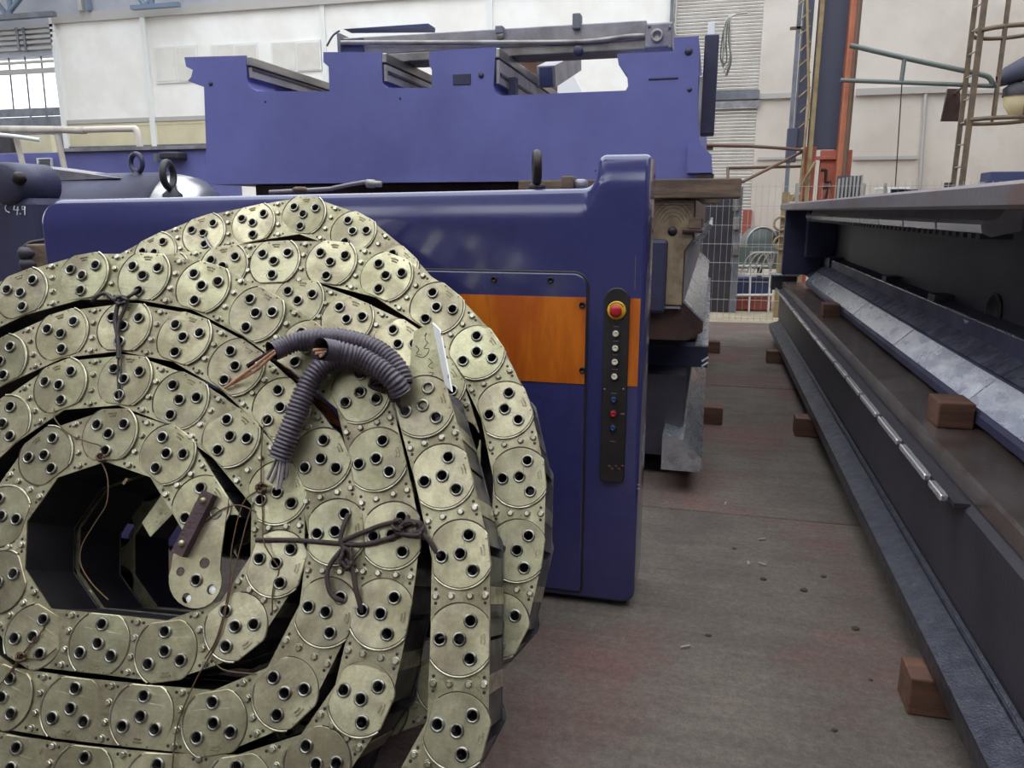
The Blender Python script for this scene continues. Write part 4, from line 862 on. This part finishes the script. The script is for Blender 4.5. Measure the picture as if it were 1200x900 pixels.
# ================================================================== BACKGROUND RIGHT: column, jib, ladder, lamp
YK = 13.0
def kb(mb, x0, y0, x1, y1, Y=YK, dep=.3, bev=0): return wrect(mb, x0, y0, x1, y1, Y, dep, 0, bev)
col = thing('steel_column', 'tall red and dark painted steel column beyond the fence', 'column', (P(970,200,Y=YK).x, YK, 0))
def vbar(px0, px1, pyt, pyb, mt, nm, Y=YK, dep=.1):
    """upright bar: constant X, from world z of pyb to pyt"""
    xm = (px0+px1)/2; ymid = max((pyt+pyb)/2, 100)
    x0 = P(px0, ymid, Y=Y).x; x1 = P(px1, ymid, Y=Y).x; z1 = P(xm, pyt, Y=Y).z; z0 = max(0, P(xm, pyb, Y=Y).z)
    return MB().box((x0, Y, z0), (x1, Y+dep, z1), bev=.006).build(nm, mt, col)
vbar(952, 988, -80, 175, 'dark_col', 'web_plate', YK+.12, .08); vbar(952, 988, 176, 420, 'red_col', 'web_plate', YK+.12, .08)
vbar(983, 994, -80, 420, 'flange_orange', 'flange', YK-.1, .5); vbar(936, 947, -80, 172, 'dark_col', 'flange', YK+.05, .3); vbar(934, 947, 172, 420, 'red_col', 'flange', YK+.05, .3)
vbar(948, 953, -80, 420, 'yellow_col', 'edge_bar', YK-.05, .1); vbar(953, 985, 183, 187, 'red_col', 'stiffener', YK+.06, .07)
for pts in ([(962,199),(968,199)], [(968,199),(967.5,213),(974,213)], ):
    MB().tube([P(x, y, Y=YK+.11) for x, y in pts], .022, 5).build('painted_digit', 'ink', col)
MB().tube([P(x, y, Y=YK+.11) for x, y in ((964,220),(972,219),(967,232))], .022, 5).build('painted_digit', 'ink', col)
kb(MB(), 950, 220, 956, 225, YK+.09, .02).build('notice', 'white_sheet', col)
for k in range(9):
    MB().tube([P(936+(k % 2)*2, 150-k*18, Y=YK-.1), P(950, 138-k*18, Y=YK-.1)], .012, 5).build('lacing_bar', 'yellow_col', col)
MB().tube([P(946,0,Y=YK-.15), P(948,120,Y=YK-.15), P(937,225,Y=YK-.15)], .02, 6).build('brace', 'yellow_col', col); MB().tube([P(955,190,Y=YK-.15), P(928,235,Y=YK-.15)], .025, 6).build('brace', 'yellow_col', col)
pipe('standpipe', 'dark brown standpipe rising just right of red column', 'pipe', [(P(997,120,Y=YK-.2).x, YK-.2, 0), (P(997,120,Y=YK-.2).x, YK-.2, 6.2)], .035, 'brown_pipe')
sw = thing('switch_pipe', 'slim vertical conduit with dark switch box left of red column', 'pipe', (P(928,150,Y=YK).x, YK, 0))
MB().box((P(927,150,Y=YK).x-.03, YK, 0), (P(927,150,Y=YK).x+.03, YK+.06, 6.2)).build('riser', 'steel_grey', sw); kb(MB(), 922, 150, 934, 190, YK-.02, .15, .01).build('switch_box', 'dark_col', sw)
kb(MB(), 926, 31, 942, 34, YK, .06).build('stub_arm', 'brown_pipe', sw); kb(MB(), 917, 228, 938, 236, YK-.05, .1).build('clamp', 'yellow_col', sw)
bk = thing('pipe_bracket', 'thin brown pipe frame reaching from column to blue bed', 'pipe frame', P(890,200,Y=10.5))
for pts in ([(828,170),(875,171),(920,174),(940,176)], [(853,215),(853,197),(940,195)], [(853,215),(870,213),(940,178)]): MB().tube([P(x, y, Y=10.5 if x < 930 else YK) for x, y in pts], .022, 6).build('tube', 'brown_pipe', bk)
MB().box(P(828,176,Y=10.52), P(836,168,Y=10.6)).build('stub', 'brown_pipe', bk)
jb2 = thing('jib_arm', 'grey-green tubular jib arm fixed to the red column', 'jib', P(1000,90,Y=12.6))
MB().tube(smooth_path([P(996,53,Y=12.6), P(1060,68,Y=12.6), P(1125,82,Y=12.6), P(1152,88,Y=12.6), P(1160,92,Y=12.6), P(1164,100,Y=12.6)], 4), .035, 8).build('upper_tube', 'grey_green', jb2)
MB().tube([P(985,94,Y=12.6), P(1120,99,Y=12.6), P(1164,101,Y=12.6), P(1186,96,Y=12.6)], .03, 8).build('lower_tube', 'grey_green', jb2); MB().tube([P(1060,68,Y=12.6), P(1056,97,Y=12.6)], .03, 8).build('strut', 'grey_green', jb2)
lm = thing('street_lamp', 'lantern with cream bowl and dark hood at jib end', 'lamp', P(1190,110,Y=12.5))
c = P(1194,112,Y=12.5); MB().lathe([(0,-.26),(.10,-.24),(.17,-.12),(.18,0)], c, (0,0,1), 24).build('bowl', 'lamp_glass', lm)
h0 = P(1168,98,Y=12.5); h1 = P(1225,76,Y=12.5); d = (h1-h0); dn = d.normalized()
MB().lathe([(.05,0),(.12,.12),(.17,.4),(.17,d.length)], h0+Vector((0,0,.05)), dn, 20).build('hood', 'dark_col', lm)
MB().lathe([(.20,-.01),(.20,.10),(.12,.16)], c, (0,0,1), 24).build('collar', 'dark_cast', lm)
YL = 12.2
ld = thing('cage_ladder', 'brown steel wall ladder with safety cage at upper right', 'ladder', P(1146,222,Y=YL))
def ln(px0, px1, y0, y1, t): return (px0+(px1-px0)*t, y0+(y1-y0)*t)
s0 = ((1116,-10),(1143,235)); s1 = ((1130,-10),(1150,235))
for (a, b_), Y_, ww in ((s0, YL+.35, .03), (s1, YL, .035)):
    A = P(*a, Y=Y_); B = P(*b_, Y=Y_); B = Vector(((A.x+B.x)/2, B.y, 0)); A = Vector((B.x, A.y, A.z+.6))
    MB().box((B.x-ww, Y_, 0), (B.x+ww, Y_+.04, A.z)).build('stile', 'ladder', ld)
sx = [P(1131,110,Y=YL+.35).x, P(1142,110,Y=YL).x]
sx = [(P(1116,-10,Y=YL+.35).x+P(1143,235,Y=YL+.35).x)/2, (P(1130,-10,Y=YL).x+P(1150,235,Y=YL).x)/2]
z = .3
while z < 5.6: MB().tube([(sx[0], YL+.36, z), (sx[1], YL+.02, z)], .012, 6).build('rung', 'mesh_wire', ld); z += .3
cc = Vector((sx[1]+.38, YL+.22, 0)); zh = [P(1150,140,Y=YL).z, P(1150,35,Y=YL).z, P(1150,35,Y=YL).z+1.2]
for z in zh:
    MB().tube([(cc.x+.42*math.cos(t), cc.y+.42*math.sin(t), z) for t in [math.radians(a) for a in range(-165, 171, 12)]], .03, 6).build('hoop', 'ladder', ld)
for a in (-110, -60, -15, 30, 80):
    t = math.radians(a); x, y = cc.x+.43*math.cos(t), cc.y+.43*math.sin(t); MB().box((x-.018, y-.010, zh[0]), (x+.018, y+.010, 5.9)).build('cage_bar', 'ladder', ld)
MB().tube([P(1118,110,Y=13.45), (sx[0], YL+.36, P(1118,110,Y=13.45).z)], .02, 6).build('bracket_arm', 'ladder', ld)
sn = tag(MB().prism([P(1111,104,Y=13.4), P(1125,104,Y=13.4), P(1126,142,Y=13.4), P(1103,142,Y=13.4)], (0,.06,0)).build('hood_plate', 'brown_paint', None, True), 'brown flared plate hanging just left of the caged ladder', 'plate')
tag(MB().box(P(1156,240,Y=11.5), P(1225,202,Y=11.9), bev=.01).build('blue_bin', 'dark_blue'), 'dark blue bin top showing behind right bed at edge', 'bin')
cg = thing('slatted_crate', 'upright crate of pale slats behind the right bed', 'crate', (P(997,230,Y=11.3).x, 11.3, 0))
for k in range(7):
    x = P(982+k*4.4, 220, Y=11.3).x; MB().box((x, 11.3, 0), (x+.022, 11.34, P(997,209-k*.7,Y=11.3).z)).build('slat', 'mesh_wire', cg)
MB().box((P(981,220,Y=11.4).x, 11.42, 0), (P(1010,220,Y=11.4).x, 11.5, P(997,206,Y=11.4).z)).build('back_board', 'dark_col', cg)
for nm, x0, x1, y0, lab in (('mesh_box', 1030, 1066, 219, 'white framed mesh box behind the right bed flange'), ('mesh_box', 1086, 1122, 224, 'low dark crate behind the right bed near ladder foot')):
    t = thing(nm, lab, 'crate', (P((x0+x1)/2,230,Y=11.6).x, 11.6, 0))
    kb(MB(), x0, y0, x1, y0+2.5, 11.6, .3).build('top_frame', 'frame_white' if x0 < 1050 else 'dark_col', t); kb(MB(), x0, y0+2.6, x0+3, 420, 11.6, .05).build('corner_post', 'frame_white' if x0 < 1050 else 'dark_col', t)
    kb(MB(), x0+3, y0+3, x1, 400, 11.68, .05).build('infill', 'dark_blue', t)
for px in (1013, 1038): pipe('small_post', 'short thin post standing behind the right bed, %s' % ('beside the slatted crate' if px == 1013 else 'left of white mesh box'), 'post', [(P(px,220,Y=11).x, 11, 0), (P(px,215,Y=11).x, 11, P(px,215,Y=11).z)], .02, 'mesh_wire')
pipe('dark_bollard', 'short dark post rising behind bed left of the ladder', 'post', [(P(1051,220,Y=11.2).x+.6, 11.2, 0), (P(1051,220,Y=11.2).x+.6, 11.2, 1.85)], .05, 'wire_dark')
# ---- mesh fence
YF_ = 10.95
fc = thing('mesh_fence', 'welded wire mesh fence panel closing the far aisle end', 'fence', (1.5, YF_, 0))
fx0 = P(815,300,Y=YF_).x; fx1 = 4.2; zt = P(880,217,Y=YF_).z
x = fx0
while x < fx1: MB().tube([(x, YF_, .03), (x, YF_, zt+.03)], .0035, 4).build('upright_wire', 'mesh_wire', fc); x += .082
for k in range(8): MB().tube([(fx0, YF_, .06+k*(zt-.08)/7), (fx1, YF_, .06+k*(zt-.08)/7)], .004, 4).build('cross_wire', 'mesh_wire', fc)
for x in (fx0, 1.05, 3.2): MB().box((x-.02, YF_-.02, 0), (x+.02, YF_+.02, zt+.02)).build('post', 'mesh_wire', fc)
dk = thing('dark_door_leaf', 'tall dark steel door leaf with latches behind the fence', 'door leaf', (P(836,300,Y=12).x, 12, 0))
MB().box((P(800,300,Y=12).x, 12, 0), (P(857,300,Y=12).x, 12.15, P(836,236,Y=12).z+.1), bev=.01).build('leaf', 'dark_cast', dk)
MB().box((P(857.5,300,Y=12).x, 12.02, 0), (P(866,300,Y=12).x, 12.12, P(856,218,Y=12).z), bev=.01).build('jamb', 'steel_grey', dk)
for py in (240, 262, 292): c = P(863, py, Y=11.98); MB().box((c.x-.05, 11.97, c.z-.09), (c.x+.04, 12.03, c.z+.09), bev=.008).build('latch', 'flange_grey', dk)
tag(MB().box(P(869,276,Y=15.93), P(881,246,Y=15.998)).build('red_cabinet', 'red_box'), 'small dull red box on the far wall beyond fence', 'box')
hr = thing('fan', 'round grey-green fan drum standing beyond the mesh fence', 'fan', (P(895,285,Y=13).x, 13, 0))
c = P(893,285,Y=13); MB().lathe([(0,0),(.23,0),(.25,.03),(.25,.3),(0,.3)], c, (-.3,1,0), 28).build('drum', 'grey_green', hr); MB().torus(c, (-.3,1,0), .25, .015).build('rim', 'mesh_wire', hr)
MB().box((c.x-.04, 13.1, 0), (c.x+.04, 13.2, c.z-.2)).build('leg', 'grey_green', hr); MB().lathe([(0,0),(.09,0),(.09,.25)], (c.x+.2, 13.05, c.z+.1), (0,1,0), 14).build('motor', 'dark_cast', hr)
MB().box((c.x-.35, 12.9, .6), (c.x+.25, 13.3, .95), bev=.01).build('bench', 'grey_green', hr)
pl = thing('trolley', 'low trolley with white tube rails beyond the mesh fence', 'trolley', (P(885,340,Y=12.4).x, 12.4, 0))
for py in (312, 322, 346): MB().tube([P(852,py,Y=12.2), P(905,py-.5,Y=12.2)], .02, 6).build('rail', 'frame_white', pl)
for px in (856, 880, 903): MB().tube([P(px,311,Y=12.2), (P(px,330,Y=12.2).x, 12.2, .0)], .015, 6).build('upright', 'frame_white', pl)
MB().box((P(855,340,Y=12.3).x, 12.3, P(855,345,Y=12.3).z), (P(905,340,Y=12.3).x, 12.7, P(855,326,Y=12.3).z), bev=.01).build('load', 'dark_blue', pl); MB().box((P(855,340,Y=12.25).x, 12.28, .02), (P(905,340,Y=12.25).x, 12.6, P(855,346,Y=12.3).z)).build('deck', 'red_box', pl)
for k in range(4): MB().tube(smooth_path([P(868+k*7,320,Y=12.15), P(878+k*7,300,Y=12.15), P(895+k*4,297,Y=12.15), P(903,318,Y=12.15)]), .012, 5).build('hose_loop', 'mesh_wire', pl)
pst = thing('yellow_post', 'yellow post just left of the right bed far end', 'post', (P(917,300,Y=11.6).x, 11.6, 0))
MB().box((P(912,300,Y=11.6).x, 11.6, 0), (P(920,300,Y=11.6).x, 11.7, P(916,225,Y=11.6).z)).build('post_body', 'yellow_col', pst)
for py in (262, 285): MB().torus(P(915,py,Y=11.57), (0,1,0), .09, .018).build('chain_ring', 'yellow_col', pst)
tag(MB().box(P(880,296,Y=12.2), P(912,310,Y=12.6), bev=.01).build('green_case', 'grey_green'), 'grey-green case resting on the trolley beyond the fence', 'case')
# ================================================================== BACKGROUND LEFT: pipes, platform, long blue beam
lbm = thing('long_beam', 'long dark blue beam with small vents behind the drum', 'beam', (P(130,190,Y=9).x, 9, 0))
MB().box((P(-40,190,Y=9).x, 9, 0), (P(250,190,Y=9).x, 9.6, P(130,177,Y=9).z), bev=.01).build('beam_body', 'blue_satin', lbm)
MB().box((P(72,176,Y=9).x, 8.95, P(130,177,Y=9).z), (P(250,176,Y=9).x, 9.65, P(130,173,Y=9).z)).build('top_strip', 'lead_grey', lbm)
vg = kb(MB(), 43, 185, 60, 195, 8.97, .03).build('vent_grille', 'frame_white', lbm)
for k in range(5): kb(MB(), 45, 186.3+k*1.7, 58, 187.2+k*1.7, 8.955, .02).build('slat', 'steel_grey', vg)
kb(MB(), 180, 180, 184, 190, 8.9, .05).build('bracket', 'steel_grey', lbm); kb(MB(), 186, 178, 208, 186, 8.8, .2, .02).build('lamp_head', 'dark_cast', lbm)
pp = thing('lagged_pipe', 'pale lagged pipe with wrapped elbow above the drum', 'pipe', P(100,152,Y=8.5))
MB().tube([P(-30,151,Y=8.5), P(75,152,Y=8.5), P(100,153,Y=8.5)], .045, 10).build('main_pipe', 'lagging', pp); MB().tube(smooth_path([P(100,152,Y=8.5), P(150,151,Y=8.5), P(160,153,Y=8.5), P(164,172,Y=8.5)], 5), .04, 10).build('elbow', 'wall_cream', pp)
MB().tube([P(-30,155,Y=8.4), P(20,160,Y=8.4), P(47,164,Y=8.4)], .025, 8).build('branch', 'frame_white', pp)
for px0, px1, pb in ((18,24,187), (67,72,197)): MB().tube([P(px0,158,Y=8.5), (P(px1,158,Y=8.5).x, 8.5, 1.9)], .035, 8).build('leg', 'lagging', pp)
tag(kb(MB(), 24, 158, 66, 268, 10.5, .1).build('beige_board', 'wall_low'), 'beige board upright between the lagged pipe legs', 'board')
tag(kb(MB(), -40, 160, 12, 178, 10.4, .3).build('dark_unit', 'dark_cast'), 'dark unit at the far left edge under lagged pipe', 'unit')
